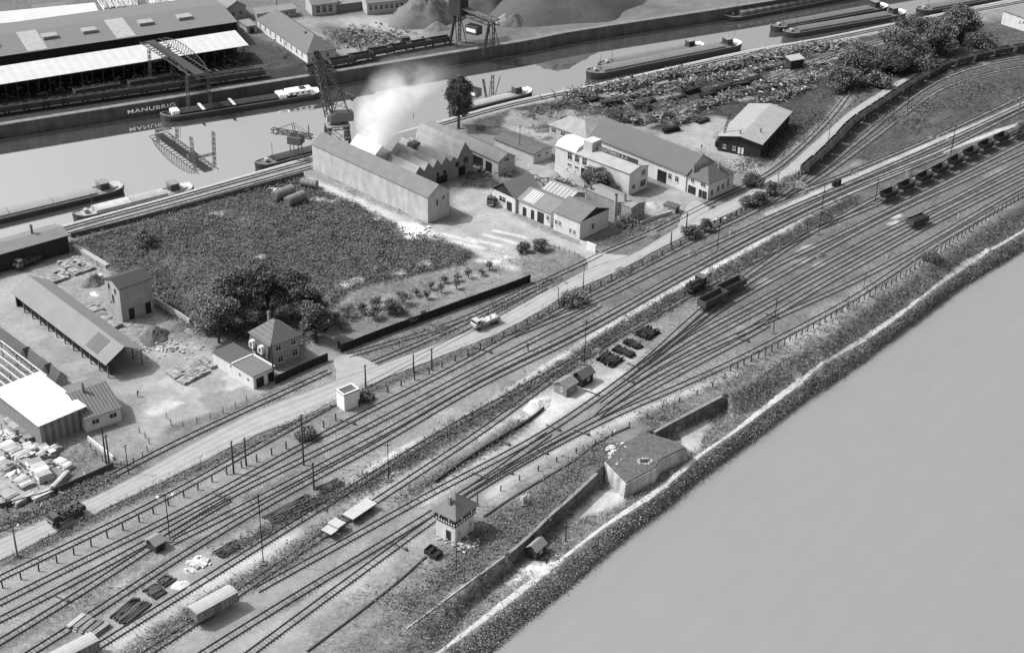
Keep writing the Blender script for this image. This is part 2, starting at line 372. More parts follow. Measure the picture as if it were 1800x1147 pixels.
for k in range(150):   # old ballast spills, oil and weed patches
    t = rnd.random(); px = rnd.uniform(0, 1750); py = 1110-px*.5+rnd.uniform(-90, 130)
    l = rnd.uniform(5, 50); strip([(px, py), (px+l, py-l*.52)], rnd.uniform(.8, 2.6), rnd.choice([.09, .11, .25, .28, .14]), rnd.choice([0, .3, .8]), 1.5, al=rnd.uniform(.2, .7))
for (px, py, l) in ((1421,434,14),(1410,441,10),(1440,465,12),(1415,457,8),(1345,495,9),(1575,380,12),(1572,392,10),(1290,465,10),(1105,535,10),(690,830,8),(340,1000,12)):
    strip([(px-l/2, py+2), (px+l/2, py-2)], 1.2, .45, 0, .8)
# -------- river side
zone([(500,1262),(715,1107),(895,975),(968,907),(1021,860),(1059,825),(1040,790),(940,850),(860,905),(800,985),(700,1060),(500,1210)], .1, .7, 1.5)
zone([(640,1040),(720,985),(760,960),(800,985),(700,1070),(560,1160),(560,1110)], .16, .4, 2)
zone([(560,1180),(715,1075),(800,1010),(880,960),(1040,830),(1060,850),(960,935),(900,1000),(770,1100),(600,1230)], .12, .6, 2)
strip([(715,1105),(895,972)], 1, .3, 0, .6)
zone([(745,1108),(930,975),(960,990),(900,1040),(770,1130),(700,1190)], .14, .6, 2, ZP)
zone([(985,925),(1052,862),(1100,866),(1085,885),(1040,903),(1005,922)], .36, 0, .8, ZP)
zone([(1188,762),(1252,735),(1225,795),(1208,790),(1195,780)], .34, 0, .6, ZP)
strip([(1287,687),(1350,646),(1378,624)], .8, .24, 0, .5)
strip(PTH, 3.4, .17, .3, 1.5, ZP, warp=.5, al=.7)
zone([(920,985),(945,990),(985,985),(980,998),(940,1010),(925,1000)], .5, 0, .8, ZP)
strip([(900,1025),(930,1002)], 1.0, .45, 0, .8, ZP)
strip([(925,1000),(935,1012)], 1.6, .5, 0, .8, ZP)
zone([(1392,664),(1420,668),(1405,680)], .5, 0, .8, ZP)
strip([(970,1000),(992,1028)], .8, .3, 0, .5, ZP)
strip([(1700,462),(1722,458)], 1.5, .4, 0, .8, ZP)
# -------- worn tone under every line of rails
TRK = {
 'loading line nearest the canal edge': [(-200,500),(0,437),(114,402),(300,352),(450,309),(548,283)],
 'second loading line beside the canal': [(-200,513),(0,449),(121,412),(300,363),(450,321),(552,293)],
 'quay line beside the moored barges': [(752,226),(900,184),(1050,153),(1297,99),(1450,71),(1577,45),(1700,22),(1900,-16)],
 'scrap yard line': [(1127,221),(1203,190),(1350,145),(1390,126),(1481,92),(1560,69)],
 'spur past the black shed': [(1062,444),(1193,388),(1221,366),(1332,319),(1375,290),(1456,212),(1492,164),(1535,111)],
 'works siding in front of the lumber yard': [(-120,975),(0,931),(100,892),(152,863),(217,826),(265,797),(330,768),(450,712),(585,650)],
 'siding behind the road': [(612,626),(718,593),(816,567),(900,517),(980,486),(1026,462),(1062,444)],
 'second siding behind the road': [(655,638),(753,598),(829,562),(900,528),(980,488)],
 'siding crossing the road': [(-120,1073),(0,1017),(120,957),(243,902),(316,862),(380,823),(450,788),(510,752),(590,708),(670,664),(755,620),(829,580),(900,540),(960,505)],
 'outer line beside the road fence': [(-120,1118),(0,1061),(131,991),(253,935),(380,868),(450,828),(571,762),(675,708),(750,672),(850,618),(925,575),(1000,537),(1100,485),(1167,450),(1217,423),(1300,385),(1343,363),(1377,348),(1418,303),(1440,285),(1470,255),(1500,224),(1550,190),(1600,157),(1640,134),(1667,121),(1733,103),(1800,91),(1950,68)],
 'line off the coal train': [(1377,348),(1433,310),(1500,255),(1583,187),(1650,140),(1717,117),(1800,102),(1950,84)],
 'inner curve': [(1377,348),(1440,315),(1500,270),(1567,220),(1633,168),(1683,143),(1800,116),(1950,98)],
 'upper line of the bright strip': [(1330,368),(1377,350),(1417,333),(1467,315),(1550,280),(1650,238),(1800,168),(1950,100)],
 'second line inside the fence': [(900,592),(955,567),(1050,532),(1117,493),(1167,470),(1258,428),(1317,400),(1383,368),(1450,341),(1550,298),(1667,247),(1800,185),(1950,118)],
 'third line': [(-120,1148),(0,1090),(136,1020),(253,957),(290,935),(415,864),(571,790),(677,734),(750,696),(833,650),(917,608),(1000,567),(1055,536)],
 'line through the small shelter': [(-20,1140),(0,1128),(121,1055),(232,985),(262,965),(300,935),(415,872)],
 'upper main line': [(300,955),(450,880),(551,825),(650,775),(750,719),(833,668),(917,629),(1000,590),(1050,564),(1167,497),(1300,425),(1383,383),(1450,350),(1517,320),(1600,287),(1667,260),(1800,192),(1950,125)],
 'lower main line': [(-60,1215),(58,1147),(354,953),(450,897),(551,840),(650,790),(750,730),(833,679),(917,640),(1000,601),(1050,574),(1167,506),(1300,434),(1383,392),(1450,359),(1517,330),(1600,297),(1667,268)],
 'line below the weed strip': [(60,1205),(174,1135),(450,962),(619,858),(703,805),(750,774),(833,728),(925,680),(1000,635),(1083,595),(1200,525),(1250,498),(1333,455),(1400,422),(1440,402),(1500,368),(1538,348),(1667,283),(1765,236),(1950,145)],
 'hopper train line': [(1440,402),(1500,377),(1553,355),(1640,313),(1717,272),(1800,232),(1950,160)],
 'flat wagon line': [(200,1185),(258,1147),(346,1095),(450,1021),(564,943),(662,880),(698,857),(750,821),(850,757),(950,681),(1020,630),(1083,595)],
 'line left of the signal box': [(450,1038),(627,940),(700,900),(760,865),(850,818),(942,775),(975,752),(1010,725),(1066,690),(1100,663),(1133,640),(1167,607),(1202,570),(1233,544),(1303,491),(1353,457),(1383,435),(1430,407)],
 'fan line': [(1100,663),(1150,628),(1192,593),(1225,568),(1307,498),(1350,472),(1417,441),(1467,418),(1550,375),(1650,327),(1800,250),(1950,175)],
 'second fan line': [(1133,640),(1192,597),(1250,553),(1292,527),(1357,493),(1417,458),(1500,412),(1567,376),(1667,330),(1800,267),(1950,195)],
 'small wagon line': [(1110,665),(1150,635),(1192,605),(1250,572),(1317,540),(1383,502),(1425,477),(1483,445),(1550,410),(1600,385),(1633,372),(1750,310),(1800,284),(1950,210)],
 'fourth fan line': [(1060,710),(1110,670),(1158,641),(1217,609),(1256,588),(1300,566),(1367,528),(1433,490),(1500,455),(1575,413),(1633,383),(1700,348),(1800,298),(1950,224)],
 'fifth fan line': [(1300,590),(1357,555),(1417,519),(1500,470),(1550,444),(1617,405),(1700,362),(1800,312),(1950,238)],
 'sixth fan line': [(1050,733),(1085,695),(1128,672),(1180,643),(1230,617),(1300,590),(1357,560),(1450,520),(1500,497),(1550,470),(1617,434),(1700,385),(1800,327),(1950,250)],
 'seventh fan line': [(817,865),(883,828),(947,790),(1000,760),(1050,733),(1128,693),(1180,661),(1263,618),(1300,602),(1357,566)],
 'lower yard line': [(300,1185),(450,1089),(627,983),(756,905),(811,868),(850,845),(892,818),(930,787),(975,755)],
 'line beside the river fence': [(380,1192),(450,1140),(670,978),(763,912),(830,862),(892,826),(960,790),(1050,742),(1125,708),(1170,690),(1300,632),(1380,588),(1467,545),(1550,493),(1617,447),(1717,387),(1800,342),(1950,255)],
}
for k, v in TRK.items():
    far = v[0][0] > 1300 or 'canal' in k
    strip(v, 3.0, None if 'road' in k and 'crossing' in k else .13, None, 1.2, al=.34, warp=.2)
for k, v in TRK.items(): strip(v, 1.1, .2, 0, .6, al=.28, warp=.1)
VEG += np.clip(fbm(X, Y, 9, 3)*1.6, 0, .5)*(VEG > .03)
TONE *= 1+fbm(X, Y, 14, 4)*.42+fbm(X+50, Y, 2.5, 3)*.35*(1+VEG)
# -------- height
q1, q2, rw, pw, ul = yl(Q1e, X), yl(Q2e, X), yl(RWe, X), yl(PWe, X), yl(ULe, X)
Z = fbm(X, Y, 3.2, 3)*.10*(.25+VEG)
vb = (VEG > .75) & (Y > 300); Z += vb*np.clip(fbm(X, Y, 2.6, 3)*1.6+fbm(X, Y, 9, 2)*1.5, 0, 1)*1.0
can = (Y > q1) & (Y < q2); Z[can] = -8
low = Y < ul
def sm(t): t = np.clip(t, 0, 1); return t*t*(3-2*t)
xa, xb = G(880, 985)[0], G(1280, 690)[0]; drop = np.where((X > xa) & (X < xb), .3, 9.0); drop = np.where(X < xa, .3+np.clip((xa-X)*.9, 0, 15), drop)
zr = np.interp(0, [0], [0])+np.where(Y > pw+1.5, 0, 0)
tt = sm((ul-Y)/drop); zlow = ZP*tt
bank = sm((pw-1.5-Y)/np.maximum(pw-1.5-rw, 2)); zlow = np.where(Y < pw-1.5, ZP+(WR-ZP)*np.clip((pw-1.5-Y)/np.maximum(pw-1.5-rw, 2), 0, 1.6), zlow)
Z = np.where(low, zlow+Z*.8, Z)
Z[Y < rw-6] = -9
def ground_z(x, y):
    i = min(max(int(np.searchsorted(xs, x))-1, 0), len(xs)-2); j = min(max(int(np.searchsorted(ys, y))-1, 0), len(ys)-2)
    fx = (x-xs[i])/(xs[i+1]-xs[i]); fy = (y-ys[j])/(ys[j+1]-ys[j])
    return float((Z[i,j]*(1-fx)+Z[i+1,j]*fx)*(1-fy)+(Z[i,j+1]*(1-fx)+Z[i+1,j+1]*fx)*fy)
nx, ny = X.shape; idx = np.arange(nx*ny).reshape(nx, ny)
F = np.stack([idx[:-1,:-1], idx[1:,:-1], idx[1:,1:], idx[:-1,1:]], -1).reshape(-1, 4)
gm = bpy.data.materials.new('ground_surface'); gm.use_nodes = True; n = gm.node_tree; L = n.links.new; b = n.nodes['Principled BSDF']
b.inputs['Roughness'].default_value = .95; b.inputs['Specular IOR Level'].default_value = .08
def nd(t, **k):
    q = n.nodes.new(t)
    for a, v in k.items(): setattr(q, a, v)
    return q
def mth(op, a, c, clamp=False):
    q = nd('ShaderNodeMath', operation=op, use_clamp=clamp)
    for i, s in enumerate((a, c)):
        if isinstance(s, (int, float)): q.inputs[i].default_value = s
        else: L(s, q.inputs[i])
    return q.outputs[0]
geo = nd('ShaderNodeNewGeometry')
def nz(s, d, ro=.6):
    q = nd('ShaderNodeTexNoise'); q.inputs['Scale'].default_value = s; q.inputs['Detail'].default_value = d; q.inputs['Roughness'].default_value = ro; L(geo.outputs['Position'], q.inputs['Vector']); return q.outputs['Fac']
at = nd('ShaderNodeAttribute', attribute_name='tone'); av = nd('ShaderNodeAttribute', attribute_name='plant')
fa, fb, fc = nz(.9, 5, .7), nz(2.6, 4, .7), nz(.22, 3)
amp = mth('ADD', mth('MULTIPLY', av.outputs['Fac'], 2.1), .55)
v = mth('ADD', mth('MULTIPLY', mth('SUBTRACT', fa, .5), 1.5), mth('MULTIPLY', mth('SUBTRACT', fb, .5), 1.5))
v = mth('MULTIPLY', v, amp); v = mth('ADD', v, mth('MULTIPLY', mth('SUBTRACT', fc, .5), .5))
val = mth('MULTIPLY', at.outputs['Fac'], mth('MAXIMUM', mth('ADD', v, 1.0), .22))
cb = nd('ShaderNodeCombineColor')
for i in range(3): L(val, cb.inputs[i])
L(cb.outputs[0], b.inputs['Base Color'])
bp = nd('ShaderNodeBump'); bp.inputs['Distance'].default_value = .25; L(mth('ADD', mth('MULTIPLY', av.outputs['Fac'], .8), .15), bp.inputs['Strength']); L(fa, bp.inputs['Height']); L(bp.outputs[0], b.inputs['Normal'])
gnd = npmesh('ground', np.stack([X, Y, Z], -1).reshape(-1, 3), F, gm, smooth=True); tag(gnd, kind='structure')
for nm, arr in (('tone', TONE), ('plant', np.clip(VEG, 0, 1.3))):
    a = gnd.data.attributes.new(nm, 'FLOAT', 'POINT'); a.data.foreach_set('value', arr.astype(np.float32).ravel())
# -------- water
def water(name, P, z, silt, gloss, wave):
    m = bpy.data.materials.new(name+'_surface'); m.use_nodes = True; n = m.node_tree; L = n.links.new
    b = n.nodes['Principled BSDF']; b.inputs['Base Color'].default_value = (silt,)*3+(1,); b.inputs['Roughness'].default_value = .9; b.inputs['Specular IOR Level'].default_value = 0
    g = n.nodes.new('ShaderNodeBsdfGlossy')
    gp0 = n.nodes.new('ShaderNodeNewGeometry'); mp0 = n.nodes.new('ShaderNodeMapping'); mp0.vector_type = 'TEXTURE'; mp0.inputs['Rotation'].default_value = (0, 0, .85); mp0.inputs['Scale'].default_value = (14, 4, 1); L(gp0.outputs['Position'], mp0.inputs[0])
    t0 = n.nodes.new('ShaderNodeTexNoise'); t0.inputs['Scale'].default_value = 1; t0.inputs['Detail'].default_value = 7; t0.inputs['Roughness'].default_value = .65; L(mp0.outputs[0], t0.inputs['Vector'])
    mr = n.nodes.new('ShaderNodeMapRange'); mr.inputs[1].default_value = .38; mr.inputs[2].default_value = .62; mr.inputs[3].default_value = silt*.975; mr.inputs[4].default_value = silt*1.025; L(t0.outputs['Fac'], mr.inputs[0]); L(mr.outputs[0], b.inputs['Base Color']); g.inputs['Roughness'].default_value = .03; g.inputs['Color'].default_value = (1, 1, 1, 1)
    lw = n.nodes.new('ShaderNodeFresnel'); lw.inputs['IOR'].default_value = gloss
    mx = n.nodes.new('ShaderNodeMixShader'); out = n.nodes['Material Output']
    gp = n.nodes.new('ShaderNodeNewGeometry'); mp = n.nodes.new('ShaderNodeMapping'); mp.inputs['Scale'].default_value = (.5, 1.1, 1); L(gp.outputs['Position'], mp.inputs[0])
    t = n.nodes.new('ShaderNodeTexNoise'); t.inputs['Scale'].default_value = .9; t.inputs['Detail'].default_value = 4; L(mp.outputs[0], t.inputs['Vector'])
    bp = n.nodes.new('ShaderNodeBump'); bp.inputs['Strength'].default_value = wave; bp.inputs['Distance'].default_value = .05; L(t.outputs['Fac'], bp.inputs['Height'])
    L(bp.outputs[0], g.inputs['Normal']); L(lw.outputs[0], mx.inputs[0]); L(b.outputs[0], mx.inputs[1]); L(g.outputs[0], mx.inputs[2]); L(mx.outputs[0], out.inputs['Surface'])
    o = MB().add([(p[0], p[1], z) for p in P], [tuple(range(len(P)))]).build(name, m); tag(o, kind='structure'); return o
def sheet_between(A, B, name, z, *a):
    n_ = len(A); mb = MB(); xs_ = np.linspace(-900, 1200, 60)
    P = [(x, float(yl(A, x))-1.2) for x in xs_]; Q = [(x, float(yl(B, x))+1.2) for x in xs_]
    mb.add([(p[0],p[1],z) for p in P]+[(p[0],p[1],z) for p in Q], [(i,i+1,61+i,60+i) for i in range(59)])
    o = water(name, [(0,0),(1,0),(1,1)], z, *a); me = o.data; m = me.materials[0]; bpy.data.objects.remove(o)
    tag(mb.build(name, m, up=True), kind='structure')
sheet_between(Q1e, Q2e, 'canal_water', WC, .14, 30, .02)
rv = [(x, float(yl(RWe, x))+3) for x in np.linspace(-800, 1200, 80)]
rv = [(-800, -900)]+[]+rv+[(1200, -900)]
mbw = MB(); 
rv = rv[1:-1]; k_ = len(rv)
mbw.add([(p[0],-900,WR) for p in rv]+[(p[0],p[1],WR) for p in rv], [(i,i+1,k_+1+i,k_+i) for i in range(k_-1)])
o = water('tmp', [(0,0),(1,0),(1,1)], WR, .215, 2.4, .4); m = o.data.materials[0]; bpy.data.objects.remove(o); m.name = 'river_surface'
tag(mbw.build('river_water', m, up=True), kind='structure')
# -------- road as a ribbon a few centimetres above the ground sheet
RU = [(-120,1003),(0,947),(91,907),(197,857),(262,822),(340,778),(450,722),(592,668),(665,643),(830,580),(900,543),(1036,472),(1107,449),(1193,399),(1250,368),(1305,343),(1343,318),(1375,300),(1417,263),(1457,228),(1500,192),(1567,150),(1600,133),(1683,105),(1800,80),(1950,55)]
RL = [(-120,1040),(0,986),(101,935),(152,911),(253,862),(300,840),(450,766),(508,744),(587,712),(634,684),(761,633),(900,575),(1011,511),(1087,477),(1150,443),(1207,414),(1252,391),(1308,363),(1350,337),(1383,315),(1417,291),(1457,250),(1500,208),(1557,170),(1603,138),(1650,121),(1800,88),(1950,63)]
strip([(a[0]*.5+b_[0]*.5, a[1]*.5+b_[1]*.5) for a, b_ in []] or [(0,0),(1,1)], .01, None)
def ribbon(name, A, B, z, m, n_=260):
    A, B = GL(A), GL(B)
    def par(P):
        S = resample(P, 1.0); return S
    A, B = par(A), par(B); V = []; F_ = []; K = 17
    for i in range(n_):
        c = B[int(i/(n_-1)*(len(B)-1))]; a = min(A, key=lambda q: (q-c).length_squared)
        ja, jb = rnd.uniform(-.25, .25), rnd.uniform(-.25, .25)
        for k in range(K):
            t = k/(K-1); p = a*(1-t)+c*t
            if k == 0: p = p+(a-c).normalized()*ja
            if k == K-1: p = p+(c-a).normalized()*jb
            V.append((p.x, p.y, z+.06*math.sin(math.pi*t)))
    for i in range(n_-1):
        for k in range(K-1): q = i*K+k; F_.append((q, q+1, q+K+1, q+K))
    o = npmesh(name, V, F_, m); a_ = o.data.attributes.new('across', 'FLOAT', 'POINT'); a_.data.foreach_set('value', np.tile(np.linspace(0, 1, K), n_).astype(np.float32))
    return tag(o, kind='structure')
road_m = mat(.30, .13, .35, .95)
n = road_m.node_tree; L = n.links.new; at_ = n.nodes.new('ShaderNodeAttribute'); at_.attribute_name = 'across'
cv = n.nodes.new('ShaderNodeFloatCurve'); c_ = cv.mapping.curves[0]
for u, w in ((.06, .72), (.16, .95), (.27, .80), (.38, 1), (.5, .9), (.62, 1), (.73, .82), (.84, .97), (.94, .72)): c_.points.new(u, w)
c_.points[0].location = (0, .5); c_.points[-1].location = (1, .5); cv.mapping.update(); L(at_.outputs['Fac'], cv.inputs['Value'])
b_ = n.nodes['Principled BSDF']; src = b_.inputs['Base Color'].links[0].from_socket; vm = n.nodes.new('ShaderNodeVectorMath'); vm.operation = 'SCALE'; L(src, vm.inputs[0]); L(cv.outputs[0], vm.inputs['Scale']); L(vm.outputs[0], b_.inputs['Base Color'])
ribbon('road', RU, RL, .14, road_m)
def patch(name, pts, z, m, zz=0.):
    P = GL(pts, zz); P = [(p.x, p.y) for p in resample(P+[P[0]], 1.2)][:-1]
    P = [(x+rnd.uniform(-.2, .2), y+rnd.uniform(-.2, .2)) for x, y in P]
    return tag(MB().add([(x, y, z) for x, y in P], [tuple(range(len(P)))]).build(name, m, up=True), kind='structure')
yard_m = mat(.28, .16, .3, .95)
patch('yard', [(1030,476),(1062,462),(1110,451),(1066,446),(1048,441),(1010,428),(975,418),(950,424),(985,436),(1018,448),(1034,460)], .10, yard_m)
patch('yard', [(1190,402),(1255,372),(1240,362),(1222,352),(1200,372),(1196,384)], .10, yard_m)
patch('yard', [(590,672),(665,645),(612,622),(585,632),(592,650)], .10, yard_m)
PR = resample(PW, .8); V = []; F_ = []
for i, p in enumerate(PR):
    d = (PR[min(i+1, len(PR)-1)]-PR[max(i-1, 0)]).normalized(); nn = Vector((-d.y, d.x)); w = .55+.22*math.sin(i*.11)+rnd.uniform(-.1, .1)
    for t in (-1, -.35, .3, 1):
        q = p+nn*w*t; V.append((q.x, q.y, ground_z(q.x, q.y)+.07-.05*abs(t)))
for i in range(len(PR)-1):
    for k in range(3): q = i*4+k; F_.append((q, q+1, q+5, q+4))
tag(npmesh('path', V, F_, mat(.42, .18, .5, .95)), kind='structure')
# -------- rails
rail_m = mat(.045, .3, 1.5, .55, spec=.4); sleep_m = mat(.17, .2, .8, .95, island=.4)
for nm, pts in TRK.items():
    P = resample(GL(pts), 2.0)
    for _ in range(3):
        A_ = np.array([(p.x, p.y) for p in P]); w_ = 5; B_ = A_.copy()
        for i in range(1, len(A_)-1):
            k = min(w_, i, len(A_)-1-i); B_[i] = A_[i-k:i+k+1].mean(0)
        P = [Vector((a[0], a[1])) for a in B_]
    emb = nm.startswith('rails sunk')
    root = empty('railway_track', P[0].x, P[0].y, 0, 0, kind='structure')
    N = []
    for i in range(len(P)):
        a = P[max(i-1, 0)]; c = P[min(i+1, len(P)-1)]; d = (c-a).normalized(); N.append(Vector((-d.y, d.x)))
    z0 = .0 if emb else .12
    for sgn in (-1, 1):
        V = []; F_ = []
        for i, p in enumerate(P):
            q = p+N[i]*sgn*.75-P[0]
            for (o_, zz) in ((-.05, z0-.1), (-.05, z0+.12), (.05, z0+.12), (.05, z0-.1)): V.append((q.x+N[i].x*o_, q.y+N[i].y*o_, zz))
        for i in range(len(P)-1):
            for k in range(3): a = i*4+k; F_.append((a, a+1, a+5, a+4))
        npmesh('rail', V, F_, rail_m, root)
    if emb: continue
    S = resample([(p.x, p.y) for p in P], .75); V = []; F_ = []
    for i in range(1, len(S)-1):
        d = (S[i+1]-S[i-1]).normalized(); w = Vector((-d.y, d.x)); c = S[i]-P[0]; b0 = len(V)
        if rnd.random() < .06: continue
        for (u, w_) in ((-.12, -1.25), (.12, -1.25), (.12, 1.25), (-.12, 1.25)):
            for zz in (0, .045): V.append((c.x+d.x*u+w.x*w_, c.y+d.y*u+w.y*w_, zz))
        for f in ((1, 3, 5, 7), (0, 2, 3, 1), (2, 4, 5, 3), (4, 6, 7, 5), (6, 0, 1, 7)): F_.append(tuple(b0+t for t in f))
    so_ = npmesh('sleepers', V, F_, sleep_m, root); so_['kind'] = 'stuff'
# ================================================================ BUILDINGS
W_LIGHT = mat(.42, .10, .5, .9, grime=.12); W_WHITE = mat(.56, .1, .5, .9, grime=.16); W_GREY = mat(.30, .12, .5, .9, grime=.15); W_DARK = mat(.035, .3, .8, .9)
W_RENDER = mat(.36, .12, .4, .9, grime=.2); W_WOOD = mat(.16, .2, .6, .9, stripe=('x', .5, .25))
R_GREY = mat(.19, .14, .35, .9, stripe=('y', 1.1, .05)); R_TILE = mat(.12, .14, .7, .9, stripe=('y', .42, .13)); R_TILEX = mat(.125, .14, .7, .9, stripe=('x', .42, .13)); R_DARK = mat(.085, .12, .4, .9)
R_SLATE = mat(.15, .10, .3, .9); R_WHITE = mat(.70, .03, .3, .85); R_CORR = mat(.20, .18, .5, .8, stripe=('x', .9, .22)); R_CORRX = mat(.17, .12, .5, .8, stripe=('y', .8, .10)); R_PALE = mat(.30, .14, .4, .9)
GLASS = mat(.02, .3, .8, .25, spec=.5); FRAME = mat(.5, .1, 1, .8); BRICK = mat(.2, .2, 1.2, .9); CONC = mat(.34, .15, .5, .9, grime=.15); IRON = mat(.05, .3, 1, .6, spec=.4); STEEL = mat(.14, .25, 1, .6, spec=.4)
WOOD = mat(.13, .25, .8, .9); TIMB = mat(.55, .15, 1.2, .85, island=.25); COALM = mat(.025, .5, 2.0, .9, bump=.6); POLE_M = mat(.045, .3, 1, .9)
_wc = {}; FRAME2 = mat(.2, .1, 1, .8)
def window(root, la, lb, side, u, z, w, h, style='w', label=None):
    """frame standing 6 cm proud of the wall with a dark pane behind it; side R = wall y=0, L = wall x=0"""
    key = (round(w, 2), round(h, 2), style)
    if key not in _wc:
        f = MB(); t = .12 if style == 'w' else .08
        f.box(-w/2-t, w/2+t, -.07, .0, -h/2-t, -h/2).box(-w/2-t, w/2+t, -.07, .0, h/2, h/2+t).box(-w/2-t, -w/2, -.07, .0, -h/2, h/2).box(w/2, w/2+t, -.07, .0, -h/2, h/2)
        if style == 'w':
            f.box(-.04, .04, -.065, .0, -h/2, h/2)
            if h > 1: f.box(-w/2, -.04, -.065, .0, h*.12, h*.12+.07).box(.04, w/2, -.065, .0, h*.12, h*.12+.07)
            f.box(-w/2-.2, w/2+.2, -.16, -.07, -h/2-t-.08, -h/2-t+.02)
        fo = f.build('window', FRAME if style == 'w' else FRAME2 if style == 'n' else IRON); p = MB().box(-w/2, w/2, -.03, .004, -h/2, h/2).build('pane' if style != 'd' else 'panel', GLASS)
        _wc[key] = (fo.data, p.data); bpy.data.objects.remove(fo); bpy.data.objects.remove(p)
    fd, pd = _wc[key]
    nm = 'window' if style != 'd' else 'door'
    o = link(nm, fd, root)
    if side == 'R': o.location = (u, 0, z); 
    else: o.location = (0, u, z); o.rotation_euler = (0, 0, -math.pi/2)
    link('pane' if style != 'd' else 'panel', pd, o); return o
def frame_of(F_, L_, R_, z):
    F_, L_, R_ = (Vector(G(p[0], p[1], z)) for p in (F_, L_, R_))
    u, v = R_-F_, L_-F_; a1 = math.atan2(u.y, u.x); a2 = math.atan2(v.y, v.x)-math.pi/2
    while a2-a1 > math.pi: a2 -= 2*math.pi
    while a2-a1 < -math.pi: a2 += 2*math.pi
    a = (a1*u.length+a2*v.length)/(u.length+v.length); d = Vector((math.cos(a), math.sin(a))); e = Vector((-d.y, d.x))
    return F_, a, u.dot(d), v.dot(e)
INFO = {}
def building(label, cat, F_, L_, R_, h, roof='gable', axis='y', rise=2., over=.35, wall=None, rm=None, wins=(), doors=(), chim=(), base=0., bays=None, gable_m=None, open_=False, name='building', para=None, ridge=.5, posts=6, lb=None, la=None, key=None, wallparts=True):
    O, a, lb_, la_ = frame_of(F_, L_, R_, base+h); lb = lb or lb_; la = la or la_
    r = empty(name, O.x, O.y, base, a, label, cat)
    wall = wall or W_RENDER; rm = rm or R_GREY
    t = .16
    if open_:
        n_ = posts
        for i in range(n_):
            for x in (.3, lb-.3):
                y = .3+(la-.6)*i/(n_-1); MB().box(x-.12, x+.12, y-.12, y+.12, 0, h-.1).build('post', WOOD, r)
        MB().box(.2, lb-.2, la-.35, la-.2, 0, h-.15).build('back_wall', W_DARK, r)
        MB().box(1.1, 1.25, .8, la-.4, 0, h-.9).build('eave_shade', W_DARK, r)  # added dark panel; stands for the shade under the open eave
    elif wallparts:
        w = MB(); e = .05
        if roof == 'gable' and not bays:
            if axis == 'y': w.ext([(0, 0), (lb, 0), (lb, h-e), (lb*ridge, h+rise-e), (0, h-e)], 0, la, 'y')
            else: w.ext([(0, 0), (la, 0), (la, h-e), (la*ridge, h+rise-e), (0, h-e)], 0, lb, 'x')
        elif bays:
            P = [(0, 0), (lb, 0)]; x = 1.
            T = []
            s = 0
            for fr, rs in bays: T += [(s*lb, h-e), ((s+fr/2)*lb, h+rs-e)]; s += fr
            T.append((lb, h-e)); w.ext(P+T[::-1], 0, la, 'y')
        elif roof == 'mono': w.ext([(0, 0), (la, 0), (la, h+rise-e), (0, h-e)], 0, lb, 'x')
        else: w.box(0, lb, 0, la, 0, h-e)
        w.build('wall', wall, r)
    q = MB(); o = over
    def slabs(W, D, ax, x0=0., rs=None, rg=.5, o1=None):
        rs = rise if rs is None else rs; oo = o if o1 is None else o1
        mid = x0+W*rg; sl = rs/(W*rg); sr = rs/(W*(1-rg))
        q.ext([(x0-oo, h-sl*oo), (mid, h+rs), (mid, h+rs+t), (x0-oo, h-sl*oo+t)], -o, D+o, ax)
        q.ext([(mid+.002, h+rs), (x0+W+oo, h-sr*oo), (x0+W+oo, h-sr*oo+t), (mid+.002, h+rs+t)], -o, D+o, ax)
    if roof == 'gable':
        if bays:
            s = 0
            for fr, rs in bays: slabs(fr*lb, la, 'y', s*lb, rs, .5, 0.0 if True else None); s += fr
        elif axis == 'y': slabs(lb, la, 'y', rg=ridge)
        else: slabs(la, lb, 'x', rg=ridge)
    elif roof == 'hip':
        if axis == 'y': k = min(lb*.5, la*.45); a1, a2 = (lb/2, k), (lb/2, la-k)
        else: k = min(la*.5, lb*.45); a1, a2 = (k, la/2), (lb-k, la/2)
        if isinstance(para, tuple): a1, a2 = para
        c = [(-o, -o), (lb+o, -o), (lb+o, la+o), (-o, la+o)]; z = h-.1
        vs = [(x, y, z-.12) for x, y in c]+[(x, y, z) for x, y in c]+[(a1[0], a1[1], h+rise), (a2[0], a2[1], h+rise)]
        if axis == 'y': fs = [(4, 5, 8), (5, 6, 9, 8), (6, 7, 9), (7, 4, 8, 9)]
        else: fs = [(4, 5, 9, 8), (5, 6, 9), (6, 7, 8, 9), (7, 4, 8)]
        q.add(vs, fs+[(0, 1, 5, 4), (1, 2, 6, 5), (2, 3, 7, 6), (3, 0, 4, 7), (3, 2, 1, 0)])
    elif roof == 'mono': q.ext([(-o, h-.02-rise/la*o), (la+o, h+rise+rise/la*o), (la+o, h+rise+rise/la*o+t), (-o, h-.02-rise/la*o+t)], -o, lb+o, 'x')
    elif roof == 'flat': q.box(-o, lb+o, -o, la+o, h-.05, h+.15)
    ro_ = q.build('roof', rm, r)
    if roof == 'flat' and para:
        p = MB(); w_ = .3; zz = h+.15
        p.box(-o, lb+o, -o, -o+w_, zz, zz+para).box(-o, lb+o, la+o-w_, la+o, zz, zz+para).box(-o, -o+w_, -o+w_, la+o-w_, zz, zz+para).box(lb+o-w_, lb+o, -o+w_, la+o-w_, zz, zz+para)
        p.build('parapet', R_WHITE, ro_)
    if gable_m and roof == 'gable':
        if axis == 'y': MB().ext([(0, h-.1), (lb, h-.1), (lb*ridge, h+rise-.1)], -.05, 0, 'y').build('gable', gable_m, r)
        else: MB().ext([(0, h-.1), (la, h-.1), (la*ridge, h+rise-.1)], -.05, 0, 'x').build('gable', gable_m, r)
    for w in wins: window(r, la, lb, w[0], w[1]*(lb if w[0] == 'R' else la), w[2], w[3], w[4], *w[5:6])
